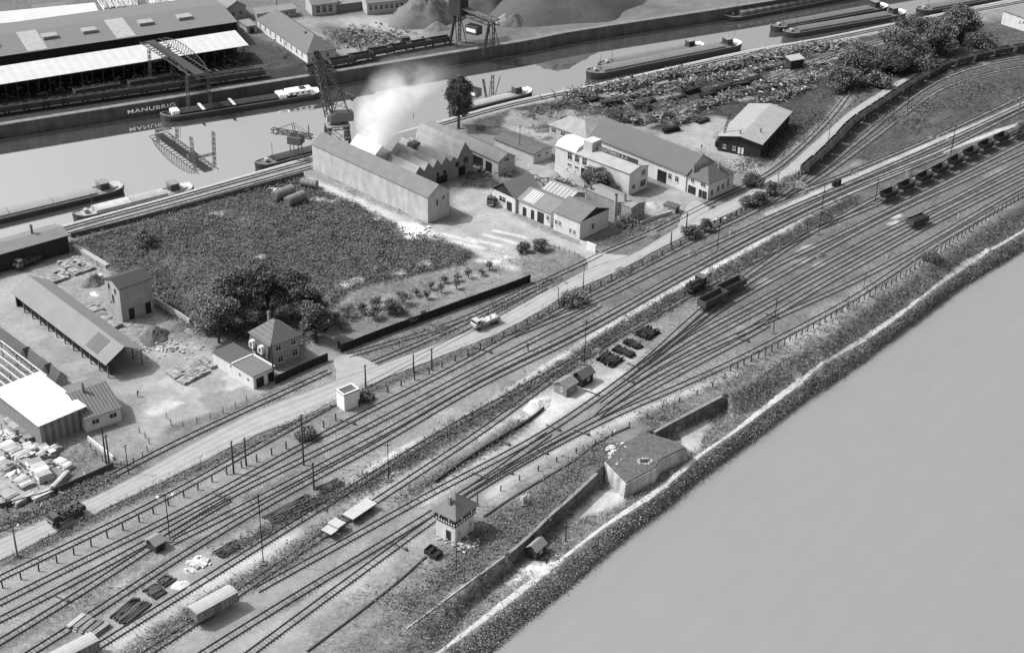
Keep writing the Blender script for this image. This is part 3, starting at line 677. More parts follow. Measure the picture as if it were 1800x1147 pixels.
    for w in doors: window(r, la, lb, w[0], w[1]*(lb if w[0] == 'R' else la), w[3]/2+.08 if len(w) < 5 else w[4], w[2], w[3], 'd')
    for c in chim:
        z0 = h-.1; x, y = c[0]*lb, c[1]*la; s = c[3] if len(c) > 3 else .3
        ch = MB().box(x-s, x+s, y-s, y+s, z0, h+c[2]).box(x-s-.08, x+s+.08, y-s-.08, y+s+.08, h+c[2], h+c[2]+.15).build('chimney', BRICK, ro_)
        MB().box(x-s*.6, x+s*.6, y-s*.6, y+s*.6, h+c[2]+.15, h+c[2]+.3).build('chimney_pot', W_DARK, ch)
    if key: INFO[key] = (r, lb, la, h, ro_)
    return r
def winrow(side, a, b, n, z, w, h): return [(side, a+(b-a)*i/max(n-1, 1), z, w, h) for i in range(n)]
# ---- works around the smoking factory
building('very long windowless rendered warehouse with grey ridge roof beside the overgrown field', 'warehouse', (752,347.6), (541,256), (797,336), 7.6, rise=2.6, over=.15, wall=mat(.40,.2,.35,.9,grime=.22), rm=mat(.155,.14,.4,.9,grime=.05), wins=[('R', .42, 5.2, .5, 1.6, 'n'), ('R', .72, 6.0, .5, .9, 'n')], name='warehouse')
building('factory hall with a row of sawtooth gables behind the long warehouse', 'factory', (730,307), (650,272), (834,272), 5.6, rise=2, over=.02, wall=mat(.2,.15,.6,.9,grime=.2), rm=mat(.25,.12,.4,.9,stripe=('x',1.2,.04)), bays=[(.15, 1.8), (.15, 2), (.15, 2), (.15, 2), (.12, 1.2), (.28, 4.4)], wins=[('R', .72, 4.2, 1.4, 1.5, 'n'), ('R', .87, 4.6, 1.8, 1.8, 'n'), ('R', .38, 3.2, 1, 1.2, 'n'), ('R', .5, 3.2, 1, 1.2, 'n')], doors=[('R', .45, 4, 2.3), ('R', .8, 2.4, 3)], name='factory', key='fac')
building('pair of taller white dusted gables under the rising smoke', 'kiln house', (657,277), (612,256), (712,261), 7.6, rise=2, over=.02, wall=mat(.5,.1,.5,.9), rm=mat(.6,.15,.4,.9,stripe=('x',1.2,.05)), bays=[(.55, 2.6), (.45, 2.2)], wins=[('R', .27, 8.3, .6, .7)], name='kiln_house')
building('grey roofed low hall against the right flank of the factory, nearest the canal', 'workshop', (795,244), (746,224), (817,236), 4.6, rise=1.4, rm=mat(.17,.2,.5,.9), name='workshop')
building('grey ridge roofed hall continuing towards the yard from the canal side hall', 'workshop', (876,284), (797,246), (903,273), 4.6, rise=1.6, rm=mat(.15,.12,.5,.9), wall=W_RENDER, wins=[('R', .5, 4.4, 1.6, 1.0)], doors=[('L', .2, 2.5, 3), ('L', .45, 5, 3.2)], name='workshop')
building('low shed with dark speckled roof and pale side wall beside a thin pole', 'shed', (938,271), (869,244), (971,259), 3.2, rise=.7, rm=mat(.10,.25,.8,.9), wall=mat(.4,.1,.5,.9), wins=[('R', .3, 2, 1.2, .6), ('R', .72, 2, 1.2, .6)], name='shed')
building('hall with pale worn hipped roof joined to the big dark roofed hall', 'workshop', (1031,242), (974,215), (1060,223), 3.8, roof='hip', axis='y', rise=2.6, rm=mat(.25,.22,.5,.9), wall=W_RENDER, wins=winrow('L', .12, .88, 4, 2.3, 1.8, 1.3), name='workshop')
building('large hall with plain dark slate roof behind the white modern block', 'hall', (1207,305), (1034,240), (1262,287), 5.6, rise=4.0, rm=mat(.115,.06,.3,.9), wall=W_WHITE, wins=[('L', .09, 2.8, 1.2, 1.6), ('L', .16, 2.8, 1.2, 1.6)], doors=[('L', .24, 3.2, 3.4)], name='hall', over=.5, key='hall')
building('white modern office block with long roof lettering and small chimney tower', 'office block', (1107,305), (975,257), (1142,291), 6.8, rise=1.0, over=.3, wall=W_WHITE, rm=mat(.3,.15,.4,.9), wins=[('L', .80, 5.3, 1.5, 2.0), ('L', .70, 5.3, 1.5, 2.0), ('L', .60, 5.3, 1.5, 2.0), ('L', .8, 2.6, 1.3, .6), ('L', .7, 2.6, 1.3, .6), ('L', .28, 1.4, 1.3, .6), ('L', .14, 1.4, 1.3, .6), ('L', .83, 1, .5, .4), ('L', .72, 1, .5, .4), ('R', .75, 5.3, 1.5, 1.5), ('R', .25, 2.2, 1.3, 1.1), ('R', .75, 2.0, 2.2, 1.8)], doors=[('L', .6, 2, 3)], name='office_block', key='off')
building('white two storey house with dark hipped roof where the siding passes the road', 'house', (1246,322), (1207,308), (1293,304), 5.2, roof='hip', axis='x', rise=2.8, rm=mat(.1,.12,.8,.9), wall=W_WHITE, over=.4, wins=[('L', .25, 4.1, 1.6, 1.2), ('L', .75, 4.1, 1.0, 1.2), ('R', .15, 1.8, 1, 1.5), ('R', .4, 2.2, 1, 1.5), ('R', .58, 2.4, 1, 1.5), ('R', .78, 3, .7, 2.4)], doors=[('L', .75, 2.6, 2.2), ('L', .35, 1, 2.2), ('L', .15, 1.4, 2.2)], chim=[(.62, .3, 3.1), (.1, .85, 3.2)], name='house')
building('black timber shed with broad pale roof at the edge of the scrap yard', 'shed', (1338,253), (1264,239), (1390,197), 4.8, axis='x', rise=1.2, over=.6, wall=W_DARK, rm=mat(.27,.12,.4,.9,stripe=('x',2.2,.05)), wins=[('L', .85, 1.8, .7, 1), ('L', .62, 1.8, .7, 1)], doors=[('R', .3, 2, 2.4), ('R', .6, 2, 2.4)], chim=[(.06, .55, 1.9, .2), (.25, .2, 1.5, .2)], name='shed', key='bshed')
# ---- workshops by the yard
building('white workshop with black boarded gable and ribbed roof facing the yard', 'workshop', (906,349), (862,331), (953,334), 4.4, axis='x', rise=3.2, over=.4, wall=W_WHITE, rm=mat(.15,.12,.5,.85,stripe=('x',.7,.12)), gable_m=W_DARK, wins=[('L', .55, 2.4, 2.4, 1.5)], doors=[('L', .25, 1.8, 2.4)], name='workshop')
building('workshop with patchwork ribbed roof and double black door between the gabled ones', 'workshop', (968,374), (909,351), (1012,357), 4.2, rise=1.9, wall=W_WHITE, rm=R_CORRX, doors=[('L', .3, 2.2, 3), ('L', .55, 1, 2.6), ('L', .8, 1.2, 2.4)], wins=[('L', .08, 2.4, .9, 1.3)], name='workshop', key='ws')
building('white workshop with shallow roof and black gable nearest the road junction', 'workshop', (1020,390), (970,373), (1075,368), 5.4, rise=2.2, over=.3, wall=mat(.55,.12,.5,.9,grime=.2), rm=mat(.14,.12,.5,.9), gable_m=W_DARK, wins=[('L', .9, 2.6, .8, 1.2), ('L', .76, 2.6, .8, 1.2), ('L', .35, 1.8, .7, 1.2), ('L', .2, 1.8, .7, 1.2), ('R', .45, 2.4, 1.0, 1.5)], name='workshop')
building('grey flat roofed block with two chimneys between workshops and yard', 'workshop', (1110,366), (1031,334), (1135,356), 4.6, rise=.6, over=.1, wall=mat(.25,.12,.5,.9,grime=.15), rm=mat(.2,.12,.6,.9), wins=[('R', .25, 3.4, 1, 1.4), ('R', .8, 3.6, 1, 1.4), ('R', .25, 1.2, 1, 1.3), ('R', .7, 1.2, 1, 1.1)], chim=[(.25, .22, 2.4, .25), (.1, .95, 1.2)], name='workshop')
building('pale ribbed roof lean-to hidden behind the patchwork roofed workshop', 'workshop', (1000,352), (952,334), (1030,340), 4.3, rise=1.4, wall=W_GREY, rm=mat(.28,.12,.5,.85,stripe=('y',1.3,.3)), name='workshop')
building('tiny gate kiosk with dark flat roof beside the works entrance', 'kiosk', (1187,366), (1166,360), (1196,361), 1.8, roof='flat', over=.2, rm=R_DARK, wall=CONC, doors=[('R', .5, .8, 1.3)], wins=[('L', .5, 1, .6, .7)], name='kiosk')
# ---- lumber and stone yards at the left
building('tall windowed plaster tower building with dark sloping roof above the brick stacks', 'building', (209,508), (180,491), (267,490), 8.9, axis='x', rise=1.3, over=.25, wall=mat(.33,.2,.5,.9,grime=.22), rm=mat(.06,.08,.4,.9), wins=[('L', .72, 7.8, .6, 1.4, 'n'), ('L', .3, 7.4, .6, 1.4, 'n'), ('L', .5, 5, .7, 2.1, 'n'), ('L', .68, 3.6, .4, .5, 'n')], doors=[('R', .3, 1.3, 2.8), ('R', .82, 1.3, 2.8)], name='tower_house')
building('very long open sided shed with plain pale roof in the stone yard', 'open shed', (187,638), (19,514), (253,616), 4.0, rise=2.6, over=.5, rm=mat(.2,.10,.3,.9), open_=True, posts=12, name='open_shed', key='oshed')
r_ = INFO['oshed']; ang = math.atan2(2.6, r_[1]/2)
MB().obox((r_[1]*.22, 7.0, 4.0+2.6*.44+.22), (4.2, 5.2, .04), 0, -ang).build('roof_patch', mat(.12, .1, .5, .9), r_[4])
building('pale flat roof over tall plank walls at the sawmill', 'sawmill', (69,747), (-6,688), (145,713), 5.2, roof='mono', rise=.3, over=.5, wall=mat(.2,.2,.8,.9,stripe=('x',1.6,.3)), rm=mat(.62,.08,.3,.85,stripe=('x',1.6,.04)), name='sawmill', chim=[])
building('white walled office with striped tile roof beside the sawmill', 'office', (149,736), (103,683), (210,714), 3.4, axis='x', rise=2.6, over=.35, wall=W_WHITE, rm=mat(.14,.14,.8,.9,stripe=('x',.75,.3)), wins=[('R', .28, 2.0, 1.5, 1.0), ('R', .78, 2.0, 1.5, 1.0)], chim=[(.35, .45, 4.2, .28)], name='office')
building('long low dark roof with two dormers behind the sawmill', 'shed', (98,669), (-30,573), (117,661), 3.4, rise=1.8, rm=mat(.085,.12,.5,.9), wall=W_GREY, name='shed', key='dor')
building('dormered hipped roof house of dull plaster between trees and road', 'house', (476,606), (437,584), (528,588), 6.4, roof='hip', axis='y', rise=3.6, over=.5, wall=mat(.28,.08,.5,.9,grime=.1), rm=mat(.13,.1,.6,.9,stripe=('x',.8,.16)), wins=[('R', .25, 4.9, 1.3, 1.3), ('R', .78, 4.9, 1.3, 1.3), ('R', .3, 1.9, 1.3, 1.5), ('R', .55, 2.1, .5, .8), ('R', .82, 2.1, 1.3, 1.6), ('L', .3, 1.9, 1.2, 1.5), ('L', .72, 1.9, 1.2, 1.5)], chim=[(.5, .75, 4.6, .25)], name='house', key='hs')
building('low white garage with grey flat roof and two doors beside the dormered house', 'garage', (445,662), (376,618), (480,644), 3.3, roof='flat', over=.12, rm=mat(.14,.06,.4,.9), wall=W_WHITE, doors=[('R', .3, 1.9, 2.3), ('R', .8, 1.2, 2.3)], wins=[('L', .13, 1.8, .4, .4, 'n'), ('L', .33, 1.8, .4, .4, 'n'), ('L', .55, 2.6, .3, .3, 'n')], name='garage', key='gar')
building('small white cube shaped transformer house on the road verge', 'transformer house', (604.7,695.6), (590,686.5), (632.5,685), 3.9, roof='flat', over=.05, para=.18, rm=mat(.09,.2,1,.9), wall=mat(.74,.04,.5,.9,grime=.1), name='transformer_house')
building('open fronted quay shed with long two level roof at the left canal edge', 'quay shed', (-60,463), (-84,444), (120,414), 5.0, axis='x', rise=.8, over=.4, rm=mat(.17,.1,.4,.9), wall=W_DARK, chim=[(.72, .6, 3.0, .3)], name='quay_shed')  # closed wall painted near-black for the unlit inside of the open front
# ---- far bank
building('very long dark roofed warehouse across the canal', 'warehouse', (-120,117), (-165,66), (420,42), 7.5, axis='x', rise=1.8, over=.3, rm=mat(.15,.06,.4,.9), wall=mat(.03,.2,.4,.9), name='warehouse', key='far1')  # near-black wall colour stands for the deep shadow in the open front
building('long pale canopy roof in front of the far warehouse', 'canopy', (-120,168), (-142,147), (439,82), 6.0, roof='mono', rise=1.4, over=.1, rm=mat(.44,.09,.3,.9,stripe=('x',3,.04)), wallparts=False, name='canopy', key='can')
building('narrow pale roofed shed behind the dark warehouse, top left', 'shed', (-80,50), (-86,34), (175,25), 4.5, roof='mono', rise=.8, over=.1, rm=mat(.45,.1,.5,.9), wall=mat(.06,.3,.6,.9), name='shed')
building('long house with dark hipped roof and row of white framed windows across the canal', 'house', (540,94), (449,34), (592,86), 3.6, roof='hip', axis='y', rise=4.2, over=.4, rm=mat(.13,.08,.5,.9), wall=W_WHITE, wins=winrow('L', .1, .94, 9, 1.9, .9, 1.5)+winrow('R', .3, .7, 2, 1.9, .9, 1.3), name='house')
building('low row building with small windows behind the hipped house', 'row building', (452,25), (446,19), (520,15), 2.8, roof='mono', rise=.6, rm=R_GREY, wall=W_GREY, wins=winrow('R', .15, .9, 6, 1.6, 1, 1), name='row_building')
building('square plaster building with tall arched openings at the top edge', 'building', (548,9), (534,-2), (592,5), 4.2, rise=2.5, axis='x', rm=R_GREY, wall=W_RENDER, wins=winrow('R', .25, .75, 3, 2.2, 1.4, 2.6), name='depot')
building('long office range with many windows at the top edge', 'row building', (645,6), (637,-3), (775,-8), 4.4, rise=2, axis='x', rm=R_GREY, wall=W_RENDER, wins=winrow('R', .05, .95, 14, 2.4, 1.1, 1.7), name='row_building')
building('small pale box house between far warehouse and hipped house', 'hut', (434,47), (425,36), (449,43), 2.6, roof='flat', rm=R_GREY, wall=CONC, doors=[('R', .5, 1.6, 1.8)], name='hut')
building('blocky dark shed at the top left corner', 'shed', (62,20), (56,10), (118,14), 4, roof='flat', rm=R_SLATE, wall=W_DARK, name='shed')
building('grey block with pitched roof right of the drum rows at the top edge', 'building', (400,14), (385,-2), (430,8), 5, rise=2, rm=R_GREY, wall=W_GREY, wins=winrow('R', .3, .7, 2, 2.5, 1.2, 1.6), name='building')
building('plain slab building low between two rows at the top edge', 'building', (592,9), (588,2), (642,1), 3, roof='flat', rm=R_GREY, wall=mat(.17,.1,.6,.9), name='building')
building('white walled building with faded lettering at the far right', 'building', (1830,42), (1765,21), (1880,25), 4.6, roof='mono', rise=.6, rm=mat(.2,.3,.6,.9), wall=W_WHITE, name='building', key='wr')
building('small pale roofed hut standing in the scrap heaps', 'hut', (1391,107), (1382,102), (1413,103), 3.2, roof='mono', rise=.5, rm=mat(.32,.1,.6,.9), wall=W_DARK, doors=[('R', .5, 1.6, 2.2)], name='hut')
# ---- railway buildings
building('black tarred gable hut by the sleeper stacks', 'hut', (1024,664), (1007,657), (1044,653), 2.6, axis='x', rise=1.0, over=.4, wall=W_DARK, rm=mat(.11,.08,.5,.9), wins=[('R', .55, 1.6, .5, .7)], doors=[('L', .5, .9, 1.9)], name='hut')
building('weathered grey hut with rough roof beside the black hut', 'hut', (996,682), (974,672), (1015,671), 2.4, axis='x', rise=.8, over=.3, wall=mat(.2,.3,1,.9,grime=.3), rm=mat(.17,.35,1,.9), wins=[('L', .4, 1.5, .5, .6), ('R', .5, 1.5, .6, .6)], name='hut')
building('small shelter with pale ridge roof standing across rails below the lamp post', 'shelter', (273,958), (256,948), (289,949), 1.9, axis='x', rise=.7, over=.35, wall=mat(.05,.3,1,.9), rm=mat(.2,.1,.5,.9), doors=[('R', .5, 1.3, 1.5)], name='shelter')
building('little dark hut with pale roof below the flood wall beside the tow path', 'hut', (943,968), (926,961), (960,954), 2.3, axis='x', rise=.8, over=.3, wall=mat(.045,.3,1,.9), rm=mat(.2,.08,.5,.9), base=ZP, doors=[('L', .5, .9, 1.8)], wins=[('R', .5, 1.4, .6, .6)], name='hut')
# signal box
def signal_box():
    h = 6.0; O, a, lb, la = frame_of((800,955.5), (766.5,939), (833.5,930.5), 0)
    r = empty('signal_box', O.x, O.y, 0, a, 'half timbered signal box with pyramid roof and chimney among the tracks', 'signal box')
    MB().box(0, lb, 0, la, 0, 3.9).build('lower_wall', mat(.55, .1, .6, .9, grime=.2), r)
    MB().box(-.15, lb+.15, -.15, la+.15, 3.9, h).build('upper_wall', mat(.7, .06, .6, .9), r)
    f = MB()
    for z in (3.92, 4.6, h-.12): f.box(-.22, lb+.22, -.22, -.15, z, z+.13).box(-.22, -.15, -.15, la+.22, z, z+.13)
    for i in range(9):
        x = i*(lb+.2)/8-.1; f.box(x-.07, x+.07, -.24, -.15, 3.9, h); y = i*(la+.2)/8-.1; f.box(-.24, -.15, y-.07, y+.07, 3.9, h)
    f.build('timber_frame', W_DARK, r)
    for i in (0, 1, 3, 4, 5, 7):
        x = (i+.5)*(lb+.2)/8-.1; p = MB().box(x-.24, x+.24, -.19, -.15, 4.75, h-.15).build('window', FRAME, r); MB().box(x-.2, x+.2, -.2, -.19, 4.79, h-.2).build('pane', GLASS, p)
        y = (i+.5)*(la+.2)/8-.1; p = MB().box(-.19, -.15, y-.24, y+.24, 4.75, h-.15).build('window', FRAME, r); MB().box(-.2, -.19, y-.2, y+.2, 4.79, h-.2).build('pane', GLASS, p)
    o = .75; z = h+.02; c = [(-o, -o), (lb+o, -o), (lb+o, la+o), (-o, la+o)]
    rf = MB().add([(x, y, z-.12) for x, y in c]+[(x, y, z) for x, y in c]+[(lb/2, la/2, h+3.3)], [(4,5,8),(5,6,8),(6,7,8),(7,4,8),(0,1,5,4),(1,2,6,5),(2,3,7,6),(3,0,4,7),(3,2,1,0)]).build('roof', mat(.15, .1, .6, .9, stripe=('z', .35, .07)), r)
    ch = MB().box(lb*.2-.28, lb*.2+.28, la*.42, la*.42+.56, h+.4, h+3.2).box(lb*.2-.36, lb*.2+.36, la*.42-.08, la*.42+.64, h+3.2, h+3.4).build('chimney', BRICK, rf)
    window(r, la, lb, 'L', la*.35, 1.3, 1.0, 2.1, 'd'); window(r, la, lb, 'R', lb*.2, 1.8, .4, 1.2); window(r, la, lb, 'R', lb*.8, 2.2, .4, 1.2)
    s = MB()
    for i in range(14): s.box(lb+.05+i*.0, lb+1.0, la*.1+i*.28, la*.1+i*.28+.3, i*.24, i*.24+.1)
    s.build('stairs', WOOD, r)
signal_box()
# dormers, vents, lettering and other parts on the buildings above
r, lb, la, h, rf = INFO['hs']
MB().ext([(-1.0, 2.9), (0, 3.6), (0, 6.2), (-.45, 6.2)], .3, la-.3, 'y').build('mansard_skirt', mat(.1, .08, .6, .9), r)
for y in (la*.3, la*.74):
    d = MB().ext([(y-.85, 3.7), (y+.85, 3.7), (y+.85, 4.9), (y+.5, 5.5), (y-.5, 5.5), (y-.85, 4.9)], -1.5, -.2, 'x').build('dormer', W_WHITE, r); MB().box(-1.53, -1.5, y-.35, y+.35, 4.0, 5.1).build('pane', GLASS, d)
r, lb, la, h, rf = INFO['dor']
for y in (la*.13, la*.42):
    MB().ext([(y-1.7, h-.2), (y+1.7, h-.2), (y, h+2.2)], .0, lb*.6, 'x').build('dormer', mat(.07, .1, .5, .9), rf)
r, lb, la, h, rf = INFO['gar']
MB().box(lb*.98, lb+.16, -.1, la*.5, h+.15, h+.35).box(-.1, lb*.97, la*.5, la*.5+.3, h+.15, h+.35).build('parapet', R_WHITE, rf)
MB().box(-.1, lb+.1, la*.5+.32, la+.1, h+.16, h+.22).build('roof_patch', mat(.09, .06, .4, .9), rf)
r, lb, la, h, rf = INFO['far1']; sl = math.atan2(1.8, la/2)
for i, fx in enumerate((.33, .62)): MB().obox((lb*fx, la*.25, h+.9+.2), (6.5, la*.48, .06), 0, 0, sl).build('roof_light', mat(.3, .2, .8, .9), rf)
for fx in (.2, .39, .52, .71, .845): MB().obox((lb*fx, la*.28, h+1.5), (5, 4, .9), 0, 0, 0).build('roof_vent', mat(.26, .2, .8, .9), rf)
r, lb, la, h, rf = INFO['can']
for i in range(30): MB().box(lb*(i+.5)/30-.12, lb*(i+.5)/30+.12, .2, .44, 0, h-.1).build('post', IRON, r)
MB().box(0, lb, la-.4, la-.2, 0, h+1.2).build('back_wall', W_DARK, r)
r, lb, la, h, rf = INFO['ws']
for i, y in enumerate((la*.72,)): MB().obox((lb*.25, y, h+1.15), (lb*.5, 4.4, .05), 0, -math.atan2(1.9, lb/2)).build('roof_patch', mat(.34, .1, .5, .85, stripe=('y', .9, .3)), rf)
r, lb, la, h, rf = INFO['fac']
MB().box(lb*.42, lb*.56, la*.62, la*.74, h+.6, h+2.6).build('roof_vent', mat(.13, .2, .6, .9), rf)
v = MB()
for i in range(7): v.tube((lb*(.42+.02*i), la*.68, h+2.6), (lb*(.42+.02*i)+rnd.uniform(-.6, .6), la*.68+rnd.uniform(-.5, .5), h+2.6+rnd.uniform(1, 2.2)), .06, 4)
v.build('roof_aerial', IRON, rf)
def text(name, s, size, m, parent, loc, rot, ext=.05, sx=1.):
    cu = bpy.data.curves.new(name, 'FONT'); cu.body = s; cu.size = size; cu.extrude = ext; cu.space_character = 1.1; cu.offset = size*.004
    t = bpy.data.objects.new(name, cu); COL.objects.link(t); bpy.context.view_layer.update()
    dg = bpy.context.evaluated_depsgraph_get(); me = bpy.data.meshes.new_from_object(t.evaluated_get(dg)); bpy.data.objects.remove(t)
    me.materials.clear(); me.materials.append(m); o = link(name, me, parent); o.location = loc; o.rotation_euler = rot; o.scale = (sx, 1, 1); return o
r, lb, la, h, rf = INFO['off']
# roof sign: letters on a dark board along the ridge, read from the river side
sg = MB().box(lb/2-.08, lb/2+.08, la*.02, la*.56, h+1.35, h+2.6).build('sign_board', mat(.05, .2, .8, .9), r)
text('lettering', 'COSTIMEX S.A', 1.2, mat(.42,.1,1,.9), sg, (lb/2-.12, la*.55, h+1.55), (math.pi/2, 0, -math.pi/2), sx=1.30)
MB().box(lb*.3, lb*.8, la*.58, la*.7, h, h+3.6).build('roof_tower', W_LIGHT, r)
MB().ext([(lb*.0, h+.1), (lb*1.0, h+.1), (lb*.9, h+1.5), (lb*.5, h+2.1), (lb*.12, h+1.3)], la*.72, la+.1, 'y').build('vaulted_roof', mat(.6, .2, .8, .8), rf)
r, lb, la, h, rf = INFO['wr']
text('lettering', 'J.AMI', 1.5, mat(.06, .1, 1, .9), r, (-.06, la*.55, 2.6), (math.pi/2, 0, -math.pi/2), ext=.02, sx=1.5)
r, lb, la, h, rf = INFO['bshed']
for u in (.42, .5): MB().box(-.06, 0, la*u-.35, la*u+.35, .4, 2.4).build('door', R_WHITE, r)
# ================================================================ VEHICLES, BOATS, CRANES
ORD = 'first second third fourth fifth sixth seventh eighth ninth tenth eleventh twelfth thirteenth fourteenth fifteenth sixteenth seventeenth eighteenth nineteenth twentieth'.split()
ORD += ['twenty-'+o for o in ORD[:9]]+['thirtieth']+['thirty-'+o for o in ORD[:9]]+['fortieth']
def seat(F_, L_, R_, z):
    O, a, lb, la = frame_of(F_, L_, R_, z); c = O+Vector((math.cos(a), math.sin(a)))*lb/2+Vector((-math.sin(a), math.cos(a)))*la/2
    return c.x, c.y, a, lb, la
def run_gear(r, L_, w=2.5, m=None):
    m = m or IRON
    MB().box(-L_/2, L_/2, -w/2+.3, -w/2+.45, .75, 1.05).box(-L_/2, L_/2, w/2-.45, w/2-.3, .75, 1.05).box(-L_/2+.1, -L_/2+.25, -w/2+.45, w/2-.45, .75, 1.05).box(L_/2-.25, L_/2-.1, -w/2+.45, w/2-.45, .75, 1.05).build('underframe', m, r)
    for x in (-L_*.28, L_*.28):
        a = MB()
        for y in (-.75, .75): a.tube((x, y-.06, .72), (x, y+.06, .72), .46, 12)
        a.tube((x, -1.1, .72), (x, 1.1, .72), .09, 6); a.build('wheelset', m, r)
    for x, s in ((-L_/2, -1), (L_/2, 1)):
        b = MB()
        for y in (-.85, .85): b.tube((x, y, 1.0), (x+s*.45, y, 1.0), .12, 8).tube((x+s*.45, y, 1.0), (x+s*.52, y, 1.0), .22, 8)
        b.build('buffers', m, r)
def open_wagon(L_, load, top=2.55, w=2.7, m=None, name='open_wagon'):
    m = m or mat(.06, .25, .8, .8); r = empty(name, 0, 0, 0, 0, 'x', 'wagon'); t = .1
    b = MB().box(-L_/2, L_/2, -w/2, w/2, 1.05, 1.2).box(-L_/2, L_/2, -w/2, -w/2+t, 1.2, top).box(-L_/2, L_/2, w/2-t, w/2, 1.2, top).box(-L_/2, -L_/2+t, -w/2+t, w/2-t, 1.2, top).box(L_/2-t, L_/2, -w/2+t, w/2-t, 1.2, top)
    for i in range(7):
        x = -L_/2+.1+(L_-.2)*i/6
        for y in (-w/2-.06, w/2): b.box(x-.06, x+.06, y, y+.06, 1.1, top)
    b.build('body', m, r); run_gear(r, L_-.3)
    if load:
        nx_, ny_ = 12, 5; V = []; F_ = []
        for i in range(nx_+1):
            for j in range(ny_+1):
                u, v = i/nx_, j/ny_; x = (-.5+u)*(L_-.25); y = (-.5+v)*(w-.25)
                V.append((x, y, top-.5+load*math.sin(math.pi*v)**.7*(math.sin(math.pi*u)**.4)*(.75+.25*math.sin(u*19))+rnd.uniform(-.08, .08)))
        for i in range(nx_):
            for j in range(ny_): a = i*(ny_+1)+j; F_.append((a, a+ny_+1, a+ny_+2, a+1))
        npmesh('load', V, F_, COALM, r)
    return r
def hopper_wagon():
    r = empty('hopper_wagon', 0, 0, 0, 0, 'x', 'wagon'); m = mat(.045, .25, .8, .8); L_, w, top = 7.6, 2.7, 2.65
    b = MB(); xs_ = [(-3.0, 3.0, top), (-1.6, 1.6, 1.1)]
    def shell(s, o, z0):
        return [(-3.0+o, -w/2+o, top), (3.0-o, -w/2+o, top), (3.0-o, w/2-o, top), (-3.0+o, w/2-o, top), (-2.4, -w/2+.35, z0), (2.4, -w/2+.35, z0), (2.4, w/2-.35, z0), (-2.4, w/2-.35, z0)]
    b.add(shell(1, 0, 1.1), [(0,1,5,4),(1,2,6,5),(2,3,7,6),(3,0,4,7)]); b.add(shell(1, .12, 1.25), [(0,1,5,4),(1,2,6,5),(2,3,7,6),(3,0,4,7),(4,5,6,7)])
    b.box(-3.05, 3.05, -w/2-.06, -w/2, top-.12, top).box(-3.05, 3.05, w/2, w/2+.06, top-.12, top).box(-3.05, -3.0, -w/2, w/2, top-.12, top).box(3.0, 3.05, -w/2, w/2, top-.12, top)
    b.build('hopper', m, r); [MB().box(u, u+1.2, -1.2, 1.2, 1.06, 1.16).build('end_platform', mat(.09, .2, 1, .8), r) for u in (-3.8, 2.6)]; run_gear(r, L_); return r
def boxcar():
    r = empty('box_wagon', 0, 0, 0, 0, 'x', 'wagon'); L_, w = 8.6, 2.7; m = mat(.20, .12, .8, .85, stripe=('x', .9, .12), grime=.15)
    MB().box(-L_/2, L_/2, -w/2, w/2, 1.1, 3.25).build('body', m, r)
    P = [(-w/2-.12, 3.2), (w/2+.12, 3.2), (w/2+.12, 3.28), (w*.3, 3.5), (0, 3.58), (-w*.3, 3.5), (-w/2-.12, 3.28)]
    MB().ext([(y, z) for y, z in P], -L_/2-.1, L_/2+.1, 'x').build('roof', mat(.33, .14, .6, .8), r)
    for y, s in ((-w/2, -1), (w/2, 1)): MB().box(-.8, .8, min(y, y+s*.07), max(y, y+s*.07), 1.2, 3.1).build('door', mat(.13, .12, .8, .85, stripe=('x', .3, .2)), r)
    f = MB()
    for i in range(6):
        x = -L_/2+L_*i/5
        if abs(x) < 1: continue
        for y in (-w/2-.07, w/2): f.box(x-.07, x+.07, y, y+.07, 1.1, 3.2)
    for y in (-.9, -.3, .3, .9): f.box(-L_/2-.07, -L_/2, y-.06, y+.06, 1.1, 3.2).box(L_/2, L_/2+.07, y-.06, y+.06, 1.1, 3.2)
    f.build('ribs', mat(.15, .2, 1, .8), r); run_gear(r, L_-.3); return r
def flat_wagon(L_, w, split=False):
    r = empty('flat_wagon', 0, 0, 0, 0, 'x', 'wagon'); m = mat(.38, .10, .7, .85, stripe=('y', .5, .06))
    if split: MB().box(-L_/2, -.2, -w/2, w/2, 1.12, 1.24).build('deck', m, r); MB().box(-.05, L_/2, -w/2+.1, w/2+.25, 1.18, 1.5).build('planking', m, r)
    else: MB().box(-L_/2, L_/2, -w/2, w/2, 1.1, 1.24).build('deck', m, r)
    run_gear(r, L_-.3); return r
def tank_wagon():
    r = empty('tank_wagon', 0, 0, 0, 0, 'x', 'wagon'); b = MB().tube((-3.9, 0, 2.45), (3.9, 0, 2.45), 1.2, 20).tube((-4.1, 0, 2.45), (-3.9, 0, 2.45), .7, 20, 1.2).tube((3.9, 0, 2.45), (4.1, 0, 2.45), 1.2, 20, .7)
    b.build('tank', mat(.09, .2, .6, .6), r); MB().tube((0, 0, 3.5), (0, 0, 4.05), .45, 12).build('dome', mat(.07, .2, .6, .6), r); run_gear(r, 8.2); return r
coal = Proto(open_wagon(8.6, .75)); empt = Proto(open_wagon(8.8, 0, 2.7, m=mat(.075, .3, .8, .8))); lowc = Proto(open_wagon(6.4, .55, 2.3)); hop = Proto(hopper_wagon()); box = Proto(boxcar())
def train(line, a, b, proto, step, lab, group, off=0, start=0):
    P = resample(GL(TRK[line]), .5)
    def near(px): q = Vector(G(*px)); return min(range(len(P)), key=lambda i: (P[i]-q).length)
    i0, i1 = near(a), near(b); n = int((i1-i0)*.5/step)+1; out = []
    for k in range(n):
        i = min(i0+int(k*step/.5), len(P)-3); d = (P[i+2]-P[i-2]).normalized()
        pr = proto[k % len(proto)] if isinstance(proto, list) else proto
        out.append(pr.place(P[i].x, P[i].y, .27, math.atan2(d.y, d.x), lab % ORD[k+start], group))
    return out
